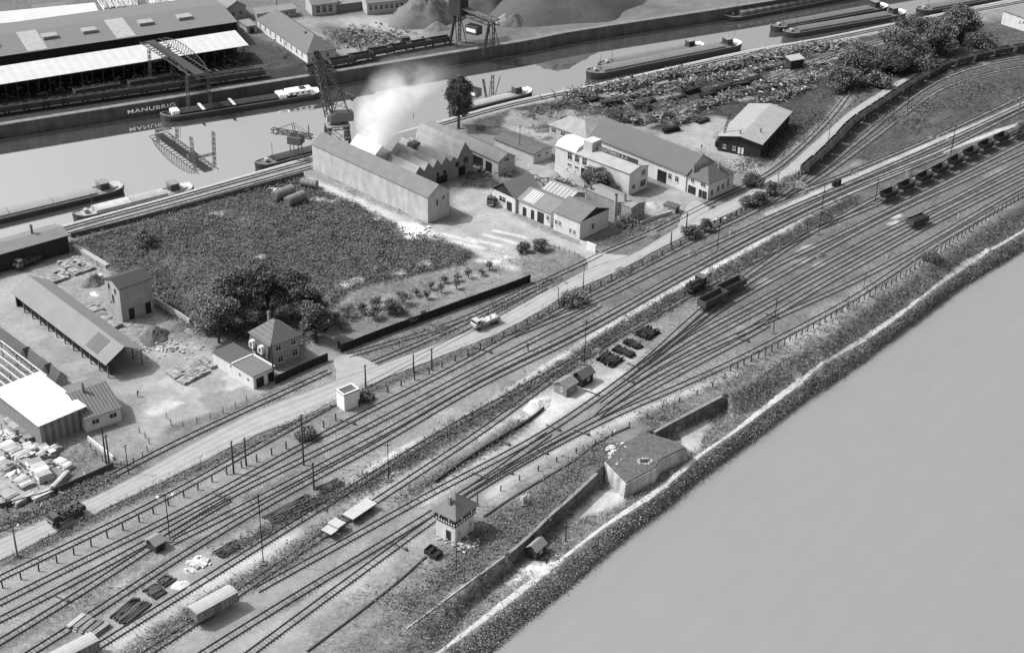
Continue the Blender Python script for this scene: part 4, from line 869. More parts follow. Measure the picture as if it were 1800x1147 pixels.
train('outer line beside the road fence', (1425,298), (1800,91), coal, 9.7, '%s coal wagon from the near end of the long curved train beside the road', 'coal wagons on the curve')
train('hopper train line', (1561,352), (1765,247), hop, 8.8, '%s dark hopper wagon from the near end of the straight train at the right', 'hopper wagons')
for c, (F_, L_, R_, z, lab) in ((box, ((350,1077), (332.5,1067), (414.5,1045), 3.3, 'pale roofed covered wagon standing alone near the bottom edge')), (box, ((100,1162), (88,1150), (164,1129), 3.3, 'covered wagon cut off by the bottom edge below the slab stack')),
                                (empt, ((1240,531), (1231,524.5), (1275,510.5), 2.8, 'empty dark open wagon, nearer of the coupled pair in the middle of the yard')), (empt, ((1277,506), (1268,499), (1303,490), 2.8, 'empty dark open wagon, farther of the coupled pair in the middle of the yard')),
                                (lowc, ((1603,391), (1595,384), (1631,377), 2.4, 'short loaded wagon standing alone in the right of the yard'))):
    x, y, a, lb, la = seat(F_, L_, R_, z); c.place(x, y, .27, a, lab)
x, y, a, lb, la = seat((618,911), (604,904), (660.5,882.5), 1.5); fw = flat_wagon(lb, 2.8); fw.location = (x, y, .27); fw.rotation_euler = (0, 0, a); fw['label'] = 'bare flat wagon with long pale deck beside the light walkway'
x, y, a, lb, la = seat((579,939), (565,931.5), (608,918), 1.5); fw2 = flat_wagon(lb-.4, 2.6, True); fw2.location = (x, y, .27); fw2.rotation_euler = (0, 0, a); fw2['label'] = 'short flat wagon with deck in two levels coupled to the long pale flat wagon'
tw = tank_wagon(); x, y = G(1788, 239); tw.location = (x, y, .27); tw.rotation_euler = (0, 0, R(57)); tw['label'] = 'dark tank wagon at the right edge behind the hopper train'
def shunter():
    x, y = G(1222, 511); r = empty('shunting_engine', x, y, .27, R(48), 'small dark shunting engine beside the two open wagons', 'locomotive'); m = mat(.03, .3, 1, .6, spec=.4)
    MB().box(-3.4, 3.4, -1.25, 1.25, 1.0, 1.35).build('frame', m, r); MB().tube((-3.0, 0, 2.1), (1.2, 0, 2.1), .75, 16).build('boiler', m, r)
    MB().box(-2.6, .6, -1.25, -.8, 1.35, 2.2).box(-2.6, .6, .8, 1.25, 1.35, 2.2).build('side_tank', m, r)
    c = MB().box(1.2, 2.9, -1.25, 1.25, 1.35, 3.2).build('cab', m, r); MB().box(1.05, 3.05, -1.4, 1.4, 3.2, 3.3).build('cab_roof', mat(.1, .2, 1, .8), c)
    MB().tube((-2.5, 0, 2.8), (-2.5, 0, 3.6), .2, 10, .26).build('funnel', m, r); MB().tube((-1, 0, 2.8), (-1, 0, 3.15), .3, 10).build('dome', mat(.16, .2, 1, .5), r)
    for xx in (-2, 0, 2): MB().tube((xx, -.85, .55), (xx, .85, .55), .55, 14).build('wheelset', m, r)
shunter()
def truck(label, a, b, load, rz=None, cabm=.06, bedm=.07, loadm=None, tilt=False):
    A, B = Vector(G(*a)), Vector(G(*b)); d = A-B; L_ = 7.6; c = (A+B)/2
    r = empty('truck', c.x, c.y, .16, math.atan2(d.y, d.x), label, 'truck'); cm = mat(cabm, .2, 1, .5, spec=.4)
    MB().box(-3.6, 3.4, -.45, .45, .75, .98).build('chassis', IRON, r)
    cb_ = MB().ext([(2.0, 1.0), (3.7, 1.0), (3.75, 1.75), (3.5, 1.85), (3.2, 2.7), (2.0, 2.75)], -1.05, 1.05, 'y').build('cab', cm, r)
    MB().box(3.38, 3.46, -.9, .9, 1.95, 2.5).build('windscreen', GLASS, cb_)
    for y in (-1.07, 1.05): MB().box(2.3, 3.0, y, y+.02, 1.85, 2.5).build('side_window', GLASS, cb_)
    bm = mat(bedm, .2, 1, .8); b_ = MB().box(-3.8, 1.7, -1.2, 1.2, 1.05, 1.2).box(-3.8, 1.7, -1.2, -1.12, 1.2, 1.8).box(-3.8, 1.7, 1.12, 1.2, 1.2, 1.8).box(-3.8, -3.72, -1.12, 1.12, 1.2, 1.8).box(1.62, 1.7, -1.12, 1.12, 1.2, 2.2)
    b_.build('cargo_bed', bm, r)
    if load:
        q = MB()
        for i in range(26):
            q.obox((rnd.uniform(-3.3, 1.3), rnd.uniform(-.85, .85), rnd.uniform(1.4, 1.4+load)), (rnd.uniform(.5, 1.1), rnd.uniform(.4, .8), rnd.uniform(.3, .5)), rnd.uniform(0, 3), rnd.uniform(-.3, .3))
        q.build('load', loadm or mat(.06, .4, 1.5, .9), r)
    for x in (2.6, -1.6, -2.8):
        for y in (-1.0, 1.0): MB().tube((x, y-.16, .48), (x, y+.16, .48), .48, 14).build('wheel', IRON, r)
    for y in (-.75, .75): MB().tube((3.74, y, 1.3), (3.8, y, 1.3), .14, 10).build('headlight', FRAME, r)
    return r
truck('dark lorry with a heaped load driving left along the road at the lower left', (94,927), (141,902), .8)
truck('lorry with white cab top and pale load on the road above the tracks', (836,580), (869,567), .35, cabm=.35, bedm=.3, loadm=mat(.45, .3, 1.5, .9))
truck('dark lorry parked by the quay shed facing the yard at the left', (34,474), (64,460), .5, cabm=.12)
truck('dark vehicle parked before the black gabled workshop', (864,362), (874,350), .4)
# ---- boats
HULL = mat(.03, .25, .7, .6, spec=.3); DECK = mat(.12, .15, .7, .85); HATCH = mat(.13, .12, .5, .85, stripe=('x', 1.1, .05)); BW = mat(.78, .05, 1, .7)
def barge(label, a, b, beam=5.4, fb=1.5, hatch=HATCH, hh=.7, cabin='stern', wh=True, mast=True, tarp=None, deck=DECK, cabm=None, whm=None, n=1, name='barge'):
    """a = bow, b = stern, pixels at the waterline"""
    A, B = Vector(G(a[0], a[1], WC)), Vector(G(b[0], b[1], WC)); d = A-B; L_ = d.length; c = (A+B)/2
    r = empty(name, c.x, c.y, WC, math.atan2(d.y, d.x), label, 'boat'); h = L_/2; w = beam/2; cabm = cabm or BW; whm = whm or mat(.06, .2, 1, .7)
    P = [(-h, -w*.55), (-h+1.2, -w*.9), (-h+3.5, -w), (h-5, -w), (h-2.6, -w*.85), (h-1, -w*.5), (h, 0), (h-1, w*.5), (h-2.6, w*.85), (h-5, w), (-h+3.5, w), (-h+1.2, w*.9), (-h, w*.55)]
    m = MB(); k = len(P); Zs = []
    for x, y in P:
        Zs.append(fb+.7*max(0, (abs(x)-h*.86)/(h*.14))**1.5)
    m.add([(x*.985, y*.86, -.6) for x, y in P]+[(x, y, z) for (x, y), z in zip(P, Zs)], [(i, (i+1) % k, k+(i+1) % k, k+i) for i in range(k)]); hu = m.build('hull', HULL, r)
    MB().add([(x*.99, y*.97, z-.12) for (x, y), z in zip(P, Zs)], [tuple(range(k))]).build('deck', deck, r)
    MB().add([(x*1.0, y*1.0, z) for (x, y), z in zip(P, Zs)]+[(x, y, z+.18) for (x, y), z in zip(P, Zs)]+[(x*.985, y*.95, z+.18) for (x, y), z in zip(P, Zs)]+[(x*.985, y*.95, z) for (x, y), z in zip(P, Zs)],
             [(i, (i+1) % k, k+(i+1) % k, k+i) for i in range(k)]+[(k+i, k+(i+1) % k, 2*k+(i+1) % k, 2*k+i) for i in range(k)]+[(2*k+i, 2*k+(i+1) % k, 3*k+(i+1) % k, 3*k+i) for i in range(k)]).build('gunwale', mat(.2, .2, 1, .8), hu)
    x0, x1 = -h+8.5, h-6; nh = max(2, int((x1-x0)/12))
    for i in range(nh):
        u, v = x0+(x1-x0)*i/nh+.02, x0+(x1-x0)*(i+1)/nh-.25
        MB().ext([(-w*.78, fb-.05), (w*.78, fb-.05), (w*.78, fb+hh), (w*.4, fb+hh+.3), (0, fb+hh+.4), (-w*.4, fb+hh+.3), (-w*.78, fb+hh)], u, v, 'x').build('hatch_cover', tarp if tarp and i % 2 == 0 else hatch, r)
    ca = MB().box(-h+2.0, -h+4.2, -w*.65, w*.65, fb, fb+1.0).build('cabin', cabm, r)
    if wh:
        q = MB().box(-h+4.4, -h+6.9, -w*.5, w*.5, fb, fb+2.5).build('wheelhouse', whm, r); MB().box(-h+4.2, -h+7.1, -w*.58, w*.58, fb+2.5, fb+2.62).build('wheelhouse_roof', mat(.2, .2, 1, .8), q)
        MB().box(-h+4.37, -h+4.4, -w*.4, w*.4, fb+1.5, fb+2.2).box(-h+6.9, -h+6.93, -w*.4, w*.4, fb+1.5, fb+2.2).build('window', GLASS, q)
    MB().box(h-4.6, h-3.4, -.6, .6, fb+.2, fb+1.0).tube((h-4, -.8, fb+.9), (h-4, .8, fb+.9), .25, 8).build('windlass', mat(.3, .2, 1, .7), r)
    wt = MB().add([(x*.99, y*.99, z+.2) for (x, y), z in list(zip(P, Zs))[:3]+list(zip(P, Zs))[10:]], [tuple(range(6))]); wt.build('stern_rail', cabm, r)
    if mast: MB().tube((h-6, 0, fb), (h-6, 0, fb+5.5), .08, 5).build('mast', IRON, r); MB().tube((-h+7.6, 0, fb), (-h+7.6, 0, fb+3.5), .06, 5).build('flagpole', IRON, r)
    MB().add([(-h+.5, -w*.6+.0, fb+.3), (-h+1.2, -w*.8, fb+.3), (-h+1.5, -w*.8, fb+.5), (-h+.8, -w*.3, fb+.5)], [(0, 1, 2, 3)]).build('rope_coil', TIMB, r)
    return r
barge('grey decked barge with dark wheelhouse lying off the left canal bank', (-190,430), (216,333), 6, 1.3, hatch=mat(.24, .08, .5, .85), deck=mat(.22, .1, .5, .8), cabm=mat(.35, .2, 1, .8))
barge('barge with pale tarpaulined deck moored at the near bank left of the cranes', (128,386), (338,334), 5.4, 1.2, hatch=mat(.40, .2, .5, .8), tarp=mat(.30, .25, .7, .8), deck=mat(.3, .2, .6, .8), cabm=mat(.4, .3, 1, .8))
barge('dark empty barge under the small loading gantry', (448,296), (600,258), 5.2, 1.3, hatch=mat(.05, .3, 1, .8), wh=False)
b4 = barge('long dark barge with white deckhouse at the far quay', (282,212), (562,168), 5.6, 1.6, hatch=mat(.035, .3, .8, .8), deck=mat(.03, .3, .8, .8), wh=False)
L4 = (Vector(G(282,212,WC))-Vector(G(562,168,WC))).length/2
dh = MB().ext([(-2.0, 1.7), (2.0, 1.7), (2.0, 3.5), (-2.0, 3.5)], -L4+3, -L4+11.5, 'x').build('deckhouse', BW, b4); wc_ = MB().box(-L4+12, -L4+14.6, -2.2, 2.2, 1.7, 3.1).build('wheelhouse', BW, b4)
for s in (-2.02, 2.0):
    for i in range(4): MB().box(-L4+4+i*2, -L4+4.8+i*2, s, s+.02, 2.4, 3.0).build('window', GLASS, dh)
MB().box(-L4+5, -L4+7, -.9, .9, 3.5, 3.9).build('skylight', GLASS, dh)
MB().box(L4-6, L4-3.5, -1.6, 1.6, 1.7, 3.0).build('fore_cabin', BW, b4)
for i, fx in enumerate((.50, .12)):
    MB().box(L4*fx-.5, L4*fx+.5, -2.6, 3.4, 2.7, 2.82).build('gangplank', mat(.5, .1, 1, .8), b4)
barge('low barge with pale deck half hidden behind the tall canal tree', (795,198), (932,164), 5.0, 1.1, hatch=mat(.3, .1, .5, .8), deck=mat(.22, .1, .5, .8), hh=.25)
barge('long dark hulled barge moored alone beside the quay line', (1029,138), (1299,84), 6.2, 2.0, hatch=mat(.15, .08, .5, .85))
barge('second barge lying outside the long dark hulled one', (1050,121), (1234,85), 5.2, 1.4, hatch=mat(.15, .1, .5, .85))
barge('outer barge of the moored pair at the upper right', (1353,55), (1556,17), 5.6, 1.6, hatch=mat(.12, .08, .5, .85))
barge('inner barge of the moored pair at the upper right', (1375,65), (1588,28), 5.6, 1.6, hatch=mat(.12, .08, .5, .85))
barge('barge behind the tree group at the upper right', (1609,26), (1840,-15), 5.6, 1.8, hatch=mat(.13, .08, .5, .85))
barge('barge cut off by the top edge at the upper right', (1668,8), (1900,-34), 5.6, 1.8, hatch=mat(.13, .08, .5, .85))
barge('old dark barge with slanted hatch covers at the far bank', (1272,36), (1500,-6), 6.5, 1.4, hatch=mat(.12, .15, .5, .85, stripe=('x', 4, .3)), hh=1.5, wh=False)
def rowboat(label, a, b):
    A, B = Vector(G(a[0], a[1], WC)), Vector(G(b[0], b[1], WC)); d = A-B; c = (A+B)/2; h = d.length/2
    r = empty('rowing_boat', c.x, c.y, WC, math.atan2(d.y, d.x), label, 'boat'); P = [(-h, -.5), (-h*.3, -.75), (h*.4, -.6), (h, 0), (h*.4, .6), (-h*.3, .75), (-h, .5)]; k = 7
    MB().add([(x*.8, y*.7, -.1) for x, y in P]+[(x, y, .5) for x, y in P], [(i, (i+1) % k, k+(i+1) % k, k+i) for i in range(k)]+[tuple(range(k))]).build('hull', mat(.6, .1, 1, .7), r)
    MB().box(-.15, .15, -.6, .6, .35, .4).box(-h*.6-.15, -h*.6+.15, -.5, .5, .35, .4).build('thwart', WOOD, r)
rowboat('small pale rowing boat beside the grey decked barge', (155,350), (186,346))
# ---- cranes
def crane():
    x, y = G(594, 256); r = empty('portal_crane', x, y, 0, R(18), 'tall lattice jib crane on a portal behind the long warehouse', 'crane'); m = mat(.085, .3, 1, .7)
    for sx in (-3.2, 3.2):
        for sy in (-3, 3): MB().lat((sx, sy, 0), (sx*.85, sy*.85, 6.8), .6, .6, 6, .1).build('leg', m, r)
    p = MB()
    for s in (-1, 1): p.lat((-2.8, s*2.7, 6.5), (2.8, s*2.7, 6.5), .4, .8, 5, .06).lat((s*2.8, -2.7, 6.5), (s*2.8, 2.7, 6.5), .4, .8, 5, .06); p.tube((-3.1, s*2.9, .5), (2.8, s*2.7, 6), .1, 5).tube((3.1, s*2.9, .5), (-2.8, s*2.7, 6), .1, 5)
    p.box(-3.4, 3.4, -3.2, 3.2, 7.0, 7.25).build('portal', mat(.2, .2, 1, .7), r)
    MB().tube((0, 0, 7.25), (0, 0, 8.0), 1.9, 20).build('slewing_ring', m, r)
    MB().ext([(-1.8, 8), (4.6, 8), (4.8, 8.6), (4.8, 10.6), (-.5, 10.8), (-1.8, 10)], -1.6, 1.6, 'y').build('machine_house', mat(.16, .12, 1, .7), r)
    MB().box(-3.2, -1.8, -1.4, .2, 8.2, 10.4).build('cab', mat(.3, .2, 1, .7), r)
    a = MB()
    for s in (-1.2, 1.2): a.tube((-1.6, s, 10), (1.2, s*.6, 17), .14, 5).tube((3.6, s, 10.5), (1.2, s*.6, 17), .14, 5)
    for z in (12, 14, 16): a.tube((-.8, -1, z), (-.8, 1, z), .09, 4).tube((2.6, -1, z), (2.6, 1, z), .09, 4).tube((-1, -1, z), (2.4, 1, z+1), .08, 4).tube((2.6, -1, z), (-.8, 1, z+1), .08, 4)
    a.build('a_frame', m, r); MB().obox((4.0, 0, 15.2), (2.8, 1.8, 1.5), 0, .5).build('counterweight', mat(.14, .1, 1, .8), r); MB().tube((4, -.5, 15), (1.2, -.5, 17), .12, 5).tube((4, .5, 15), (1.2, .5, 17), .12, 5).build('counterweight_arm', m, r)
    tip = G3(556, 96, 27); inv = Matrix.Rotation(-R(18), 3, 'Z'); t = inv @ (tip-Vector((x, y, 0)))
    j = MB().lat((-2.2, 0, 9.5), t, 2.0, 1.6, 14, .14); j.build('jib', m, r)
    k2 = Vector((1.2, 0, 17)); MB().lat(k2, t+Vector((0, 0, .8)), .9, .8, 12, .1).build('luffing_tie', m, r)
    hd = MB().obox(t, (1.6, 1.3, 2.4)); hd.tube(t+Vector((0, 0, -1)), t+Vector((-.3, .3, -13)), .06, 4).tube(t+Vector((.4, 0, -1)), t+Vector((0, .3, -13)), .06, 4); hd.build('jib_head', mat(.04, .2, 1, .7), r)
crane()
def loader():
    x, y = G(521, 279); r = empty('loading_gantry', x, y, 0, R(-16), 'small loading gantry over the dark barge at the corner of the long warehouse', 'crane'); m = mat(.09, .3, 1, .7)
    for sx in (-1.3, 1.5):
        for sy in (-1.3, 1.3): MB().tube((sx, sy, 0), (sx*.9, sy*.9, 5), .14, 5).build('leg', m, r)
    b = MB()
    for z in (1.6, 3.4): b.tube((-1.3, -1.3, z-1.5), (1.4, -1.3, z), .08, 4).tube((1.4, -1.3, z-1.5), (-1.3, -1.3, z), .08, 4).tube((-1.3, 1.3, z-1.5), (1.4, 1.3, z), .08, 4)
    b.build('bracing', m, r); MB().box(-1.9, 2.2, -1.7, 1.7, 5, 7.2).build('bunker', mat(.1, .2, 1, .8, stripe=('x', .5, .3)), r)
    MB().lat((-7.4, 0, 8), (5.5, 0, 7.6), 1.3, 1.1, 9, .11).build('boom', m, r)
    f = MB()
    for s in (-.6, .6): f.tube((0, s, 7.5), (-.6, s, 11), .1, 4); f.tube((-.6, s, 11), (-6, s, 8.3), .06, 4).tube((-.6, s, 11), (4.6, s, 8), .06, 4)
    f.build('mast', m, r); MB().tube((4.2, .3, 8), (4.2, .3, 11), .2, 8, .15).build('funnel', m, r); MB().obox((-6.2, 0, 7.1), (1, .9, .9)).build('grab', mat(.5, .1, 1, .8), r)
loader()
def bridge_crane():
    A, B = G3(262, 66, 13), G3(352, 124, 13); d = B-A; c = (A+B)/2; L_ = d.length; r = empty('gantry_crane', c.x, c.y, 0, math.atan2(d.y, d.x), 'long lattice bridge crane spanning the pale canopy and the coal sidings', 'crane'); m = mat(.07, .3, 1, .8); h = L_/2
    for s in (-3.4, 3.4):
        g = MB().tube((-h, s, 12), (h, s, 12), .16, 5); N = 20; pz = None
        for i in range(N+1):
            xx = -h+2*h*i/N; z = 12+3.4*math.sin(math.pi*min(max((i-1)/(N-2), 0), 1))**.6
            if pz: g.tube((pz[0], s, pz[1]), (xx, s, z), .13, 5); g.tube((pz[0], s, 12), (xx, s, z), .07, 4)
            g.tube((xx, s, 12), (xx, s, z), .07, 4); pz = (xx, z)
        g.build('truss', m, r)
    dk = MB().box(-h, h, -1.6, 1.6, 11.8, 11.95)
    for i in range(16): dk.box(-h+2*h*i/16, -h+2*h*i/16+.2, -3.4, 3.4, 11.6, 11.8)
    dk.build('walkway', mat(.05, .2, 1, .8), r)
    for xx in (-h*.62, h*.86):
        for s in (-3.4, 3.4): MB().lat((xx, s*1.15, 0), (xx, s, 11.6), 1.2, .5, 7, .07).build('leg', m, r)
        MB().lat((xx, -3.6, 7.5), (xx, 3.6, 7.5), .4, .6, 5, .06).build('cross_beam', m, r)
    MB().box(h*.3, h*.3+2.6, -1.5, 1.5, 9.8, 11.8).build('trolley', m, r)
bridge_crane()
def conveyor():
    A, B = G3(800, 14, 13), G3(866, 40, 11); d = B-A; c = (A+B)/2; h = Vector((d.x, d.y)).length/2; r = empty('loading_tower', c.x, c.y, 0, math.atan2(d.y, d.x), 'dark trestle loading tower between the big gravel heaps across the canal', 'loading tower'); m = mat(.045, .3, 1, .8)
    MB().lat((-h, 0, 13), (h+2, 0, 11), 3, 2.2, 10, .12).build('bridge', m, r); MB().obox((0, 0, 13.2), (2*h+3, 3.4, .25), 0, math.atan2(2, 2*h)).build('bridge_roof', mat(.12, .2, 1, .8), r)
    for xx in (-h+1, h-.5):
        for s in (-2.2, 2.2): MB().lat((xx-1.2, s*1.3, 0), (xx, s*.6, 11), .8, .5, 6, .1).build('leg', m, r); MB().tube((xx+2, s*1.3, 0), (xx, s*.6, 10.5), .16, 5).build('strut', m, r)
    MB().box(-h-1, -h+4, -2.4, 2.4, 11, 19).build('head_house', m, r); MB().box(-h*.3, -h*.3+5, -1.6, 1.6, 5.5, 8.4).build('winch_house', mat(.06, .2, 1, .8), r)
    MB().box(-h*.3+.4, -h*.3+4.4, -1.72, -1.6, 6.4, 7.6).build('name_plate', BW, r)
conveyor()
def small_excavator(px, py, label):
    x, y = G(px, py); r = empty('excavator', x, y, 0, R(200), label, 'excavator'); MB().box(-1.6, 1.6, -1.3, -.8, 0, .7).box(-1.6, 1.6, .8, 1.3, 0, .7).build('tracks', IRON, r); MB().box(-1.6, 1.4, -1.1, 1.1, .9, 2.7).build('body', mat(.07, .2, 1, .7), r); MB().lat((1.2, 0, 1.6), (7.5, 0, 5.2), .5, .5, 7, .05).build('boom', IRON, r)
small_excavator(712, 78, 'small dark excavator by the far quay left of the loading tower')
# the crane driver's mast in the scrap yard
x, y = G(1264, 262); r = empty('mast_crane', x, y, 0, 0, 'slender leaning mast crane at the corner of the black shed', 'crane')
MB().lat((0, 0, 0), (2.6, 1.5, 11), .5, .5, 10, .05).build('mast', IRON, r); MB().box(-1.3, .6, -.8, .8, .9, 2.6).build('cab', W_DARK, r); MB().tube((-.5, 0, 2.6), (-.5, 0, 3.6), .5, 10).build('drum', IRON, r); MB().tube((-.2, -.6, 0), (-.2, -.6, .9), .4, 8).tube((-.2, .6, 0), (-.2, .6, .9), .4, 8).build('base', IRON, r)
# coal wagons along the far quay
def qx(px): return 197-(px-10)*(197-136)/425+2.5
for k in range(15):
    px = -40+k*34.5; x, y = G(px, qx(px)+1); x2, y2 = G(px+10, qx(px+10)+1)
    if 430 < px < 560: pass
    coal.place(x, y, .27, math.atan2(y2-y, x2-x), '%s loaded coal wagon from the left in the row along the far quay' % ORD[k], 'coal wagons on the far quay')
for k, (px, py) in enumerate(((155,168),(188,163),(250,153),(290,147),(560,128),(600,116),(634,108),(668,99),(702,92),(736,86),(770,80))):
    x, y = G(px, py); x2, y2 = G(px+10, py-1.7)
    (coal if px < 500 else empt).place(x, y, .27, math.atan2(y2-y, x2-x), '%s wagon from the left on the inner line of the far quay' % ORD[k], 'wagons on the inner far line')
# ================================================================ WALLS, FENCES, POLES, STORES, PLANTS
def wall_line(name, label, cat, pts, z0, z1, t, m, step=4., cap=None, zz=None, pier=None, smooth=True):
    P = [Vector(p) for p in pts]; P = resample(P, step) if smooth else P
    r = empty(name, P[0].x, P[0].y, 0, 0, label, cat); o = P[0]
    def sweep(w, a, b):
        V = []; F_ = []
        for i, p in enumerate(P):
            d = (P[min(i+1, len(P)-1)]-P[max(i-1, 0)]).normalized(); n_ = Vector((-d.y, d.x)); q = p-o
            for u, z in ((-w/2, a), (w/2, a), (w/2, b), (-w/2, b)): V.append((q.x+n_.x*u, q.y+n_.y*u, z))
        for i in range(len(P)-1):
            for k in range(4): F_.append((i*4+k, i*4+(k+1) % 4, i*4+4+(k+1) % 4, i*4+4+k))
        n4 = 4*(len(P)-1); F_ += [(0, 1, 2, 3), (n4+3, n4+2, n4+1, n4)]; return V, F_
    V, F_ = sweep(t, z0, z1); MB().add(V, F_).build('wall', m, r)
    if cap: V, F_ = sweep(t+cap[0], z1, z1+cap[1]); MB().add(V, F_).build('coping', cap[2], r)
    if pier:
        q = MB(); S = resample(P, pier[0])
        for i in range(1, len(S)-1): d = (S[i+1]-S[i-1]).normalized(); q.obox(((S[i].x-o.x)+d.y*t/2*pier[2], (S[i].y-o.y)-d.x*t/2*pier[2], (z0+z1)/2), (pier[1], .3, z1-z0-.1), math.atan2(d.y, d.x))
        x = q.build('piers', m, r); x['kind'] = 'stuff'
    return r, P, o
QW = mat(.07, .25, .25, .9, grime=.35)
def sub(E, a, b): return [(a[0], a[1])]+[p for p in E if a[0] < p[0] < b[0]]+[(b[0], b[1])]
fq, P_, o_ = wall_line('quay_wall', 'dark far quay wall of the canal carrying white painted letters', 'quay wall', GL([(-400,285),(-150,243),(0,219),(450,148),(900,75),(1000,56),(1183,28),(1300,10),(1500,-22),(1800,-70)]), -8, .05, 1.6, QW, 6, cap=(.5, .22, mat(.16, .3, .4, .9)))
MB().add(*(lambda A: ([(p[0]-o_.x, p[1]-o_.y, z) for p, z in A], [(0, 1, 2, 3)]))([((0,0),0)]*4)) if False else None
sv = []; sf = []
for i, p in enumerate(P_):
    d = (P_[min(i+1, len(P_)-1)]-P_[max(i-1, 0)]).normalized(); q = p-o_; nn = Vector((d.y, -d.x))
    for u, z in ((.9, WC+.12), (2.0, WC+.12), (2.0, WC-.6), (.9, WC-.6)): sv.append((q.x+nn.x*u, q.y+nn.y*u, z))
for i in range(len(P_)-1):
    for k in range(3): sf.append((i*4+k, i*4+k+1, i*4+5+k, i*4+4+k))
MB().add(sv, sf).build('ledge', mat(.12, .3, .4, .9), fq)
a = Vector(G(221, 187.5)); b = Vector(G(306, 174)); d = (b-a).normalized(); nn = Vector((d.y, -d.x))
tx = text('lettering', 'MANUBRIG', 1.75, R_WHITE, fq, (0, 0, 0), (math.pi/2, 0, math.atan2(d.y, d.x)), ext=.02)
bb = [Vector(c) for c in tx.bound_box]; w_ = max(c.x for c in bb); tx.scale.x = (b-a).length/w_
tx.location = (a.x-o_.x+nn.x*.95, a.y-o_.y+nn.y*.95, -2.15)
wall_line('quay_wall', 'concrete near bank quay edge from the left shed to the long warehouse', 'quay wall', GL([(-300,515),(-200,485),(0,430),(114,396),(300,346),(450,303),(545,276),(600,261)]), -8, .06, 1.0, CONC, 6)
wall_line('quay_wall', 'concrete near bank quay edge beside the moored barges', 'quay wall', GL([(600,261),(750,220),(900,179),(1050,148),(1297,93),(1450,66),(1577,40),(1800,-5),(1950,-34)]), -8, .06, 1.0, CONC, 6)
wall_line('wall', 'long low boundary wall between meadow and canal loading lines', 'wall', GL([(125,418),(300,373),(450,332),(545,306)]), 0, 1.3, .25, mat(.1, .3, .6, .9), 5)
wall_line('wall', 'pale stone wall running from the quay shed down to the tower building', 'wall', GL([(130,437),(190,473)]), 0, 1.3, 1.3, mat(.3, .12, .6, .9), 5, smooth=False)
wall_line('wall', 'pale wall between meadow and stone yard behind the tower building', 'wall', GL([(272,532),(310,555),(348,581)]), 0, 1.6, .35, mat(.34, .12, .6, .9, grime=.2), 5)
wall_line('flood_wall', 'concrete flood wall left of the bunker', 'flood wall', GL([(895,972),(930,942),(968,905),(1000,878),(1021,858),(1057,825)]), -4, .15, .5, mat(.13, .3, .6, .9, grime=.4), 2, cap=(.2, .1, mat(.19, .2, .6, .9)), pier=(4, .35, 1))
wall_line('flood_wall', 'ribbed concrete flood wall right of the bunker', 'flood wall', GL([(1150,760),(1178,744),(1274,694)]), -4, .15, .5, mat(.12, .3, .6, .9, grime=.4), 2, cap=(.25, .1, mat(.19, .2, .6, .9)), pier=(2.2, .4, 1))
BF = mat(.028, .25, .6, .9, stripe=('x', .5, .12))
wall_line('board_fence', 'long black board fence along the orchard strip behind the siding', 'fence', GL([(600,619),(690,584),(830,533),(900,508),(947,489)]), 0, 2.1, .12, BF, 3, pier=(2.6, .16, 1))
wall_line('board_fence', 'short black board end piece closing the orchard strip', 'fence', GL([(594,611),(601,619)]), 0, 2.1, .12, BF, 1, smooth=False)
wall_line('board_fence', 'black board fence in front of the dormered house garden', 'fence', GL([(484,675),(530,653),(577,633)]), 0, 2.0, .12, BF, 3, pier=(2.6, .16, 1))
wall_line('wall', 'low white gate wall by the road junction', 'wall', GL([(1019,428),(1044,440)]), 0, 1.1, .3, W_LIGHT, 2, smooth=False)
wall_line('wall', 'white square gate pier wall by the road junction', 'wall', GL([(1031,437),(1047,444)]), 0, 2.1, .5, W_WHITE, 2, smooth=False)
wall_line('wall', 'garden wall along the siding before the works entrance', 'wall', GL([(1125,396),(1150,385),(1188,374)]), 0, 1.0, .3, W_LIGHT, 2)
wall_line('board_fence', 'pale plank fence beside the white modern office block', 'fence', GL([(975,300),(1000,318),(1030,330)]), 0, 2.2, .15, mat(.42, .15, .6, .9, stripe=('x', .6, .1)), 2)
wall_line('board_fence', 'dark board fence between sawmill garden and siding', 'fence', GL([(0,893),(60,878),(110,860),(205,818)]), 0, 1.2, .12, mat(.09, .3, .6, .9), 3)
wall_line('wall', 'thin white topped wall between the two sawmill gardens', 'wall', GL([(155,772),(180,792),(205,812)]), 0, .9, .35, mat(.5, .2, .6, .9), 2)
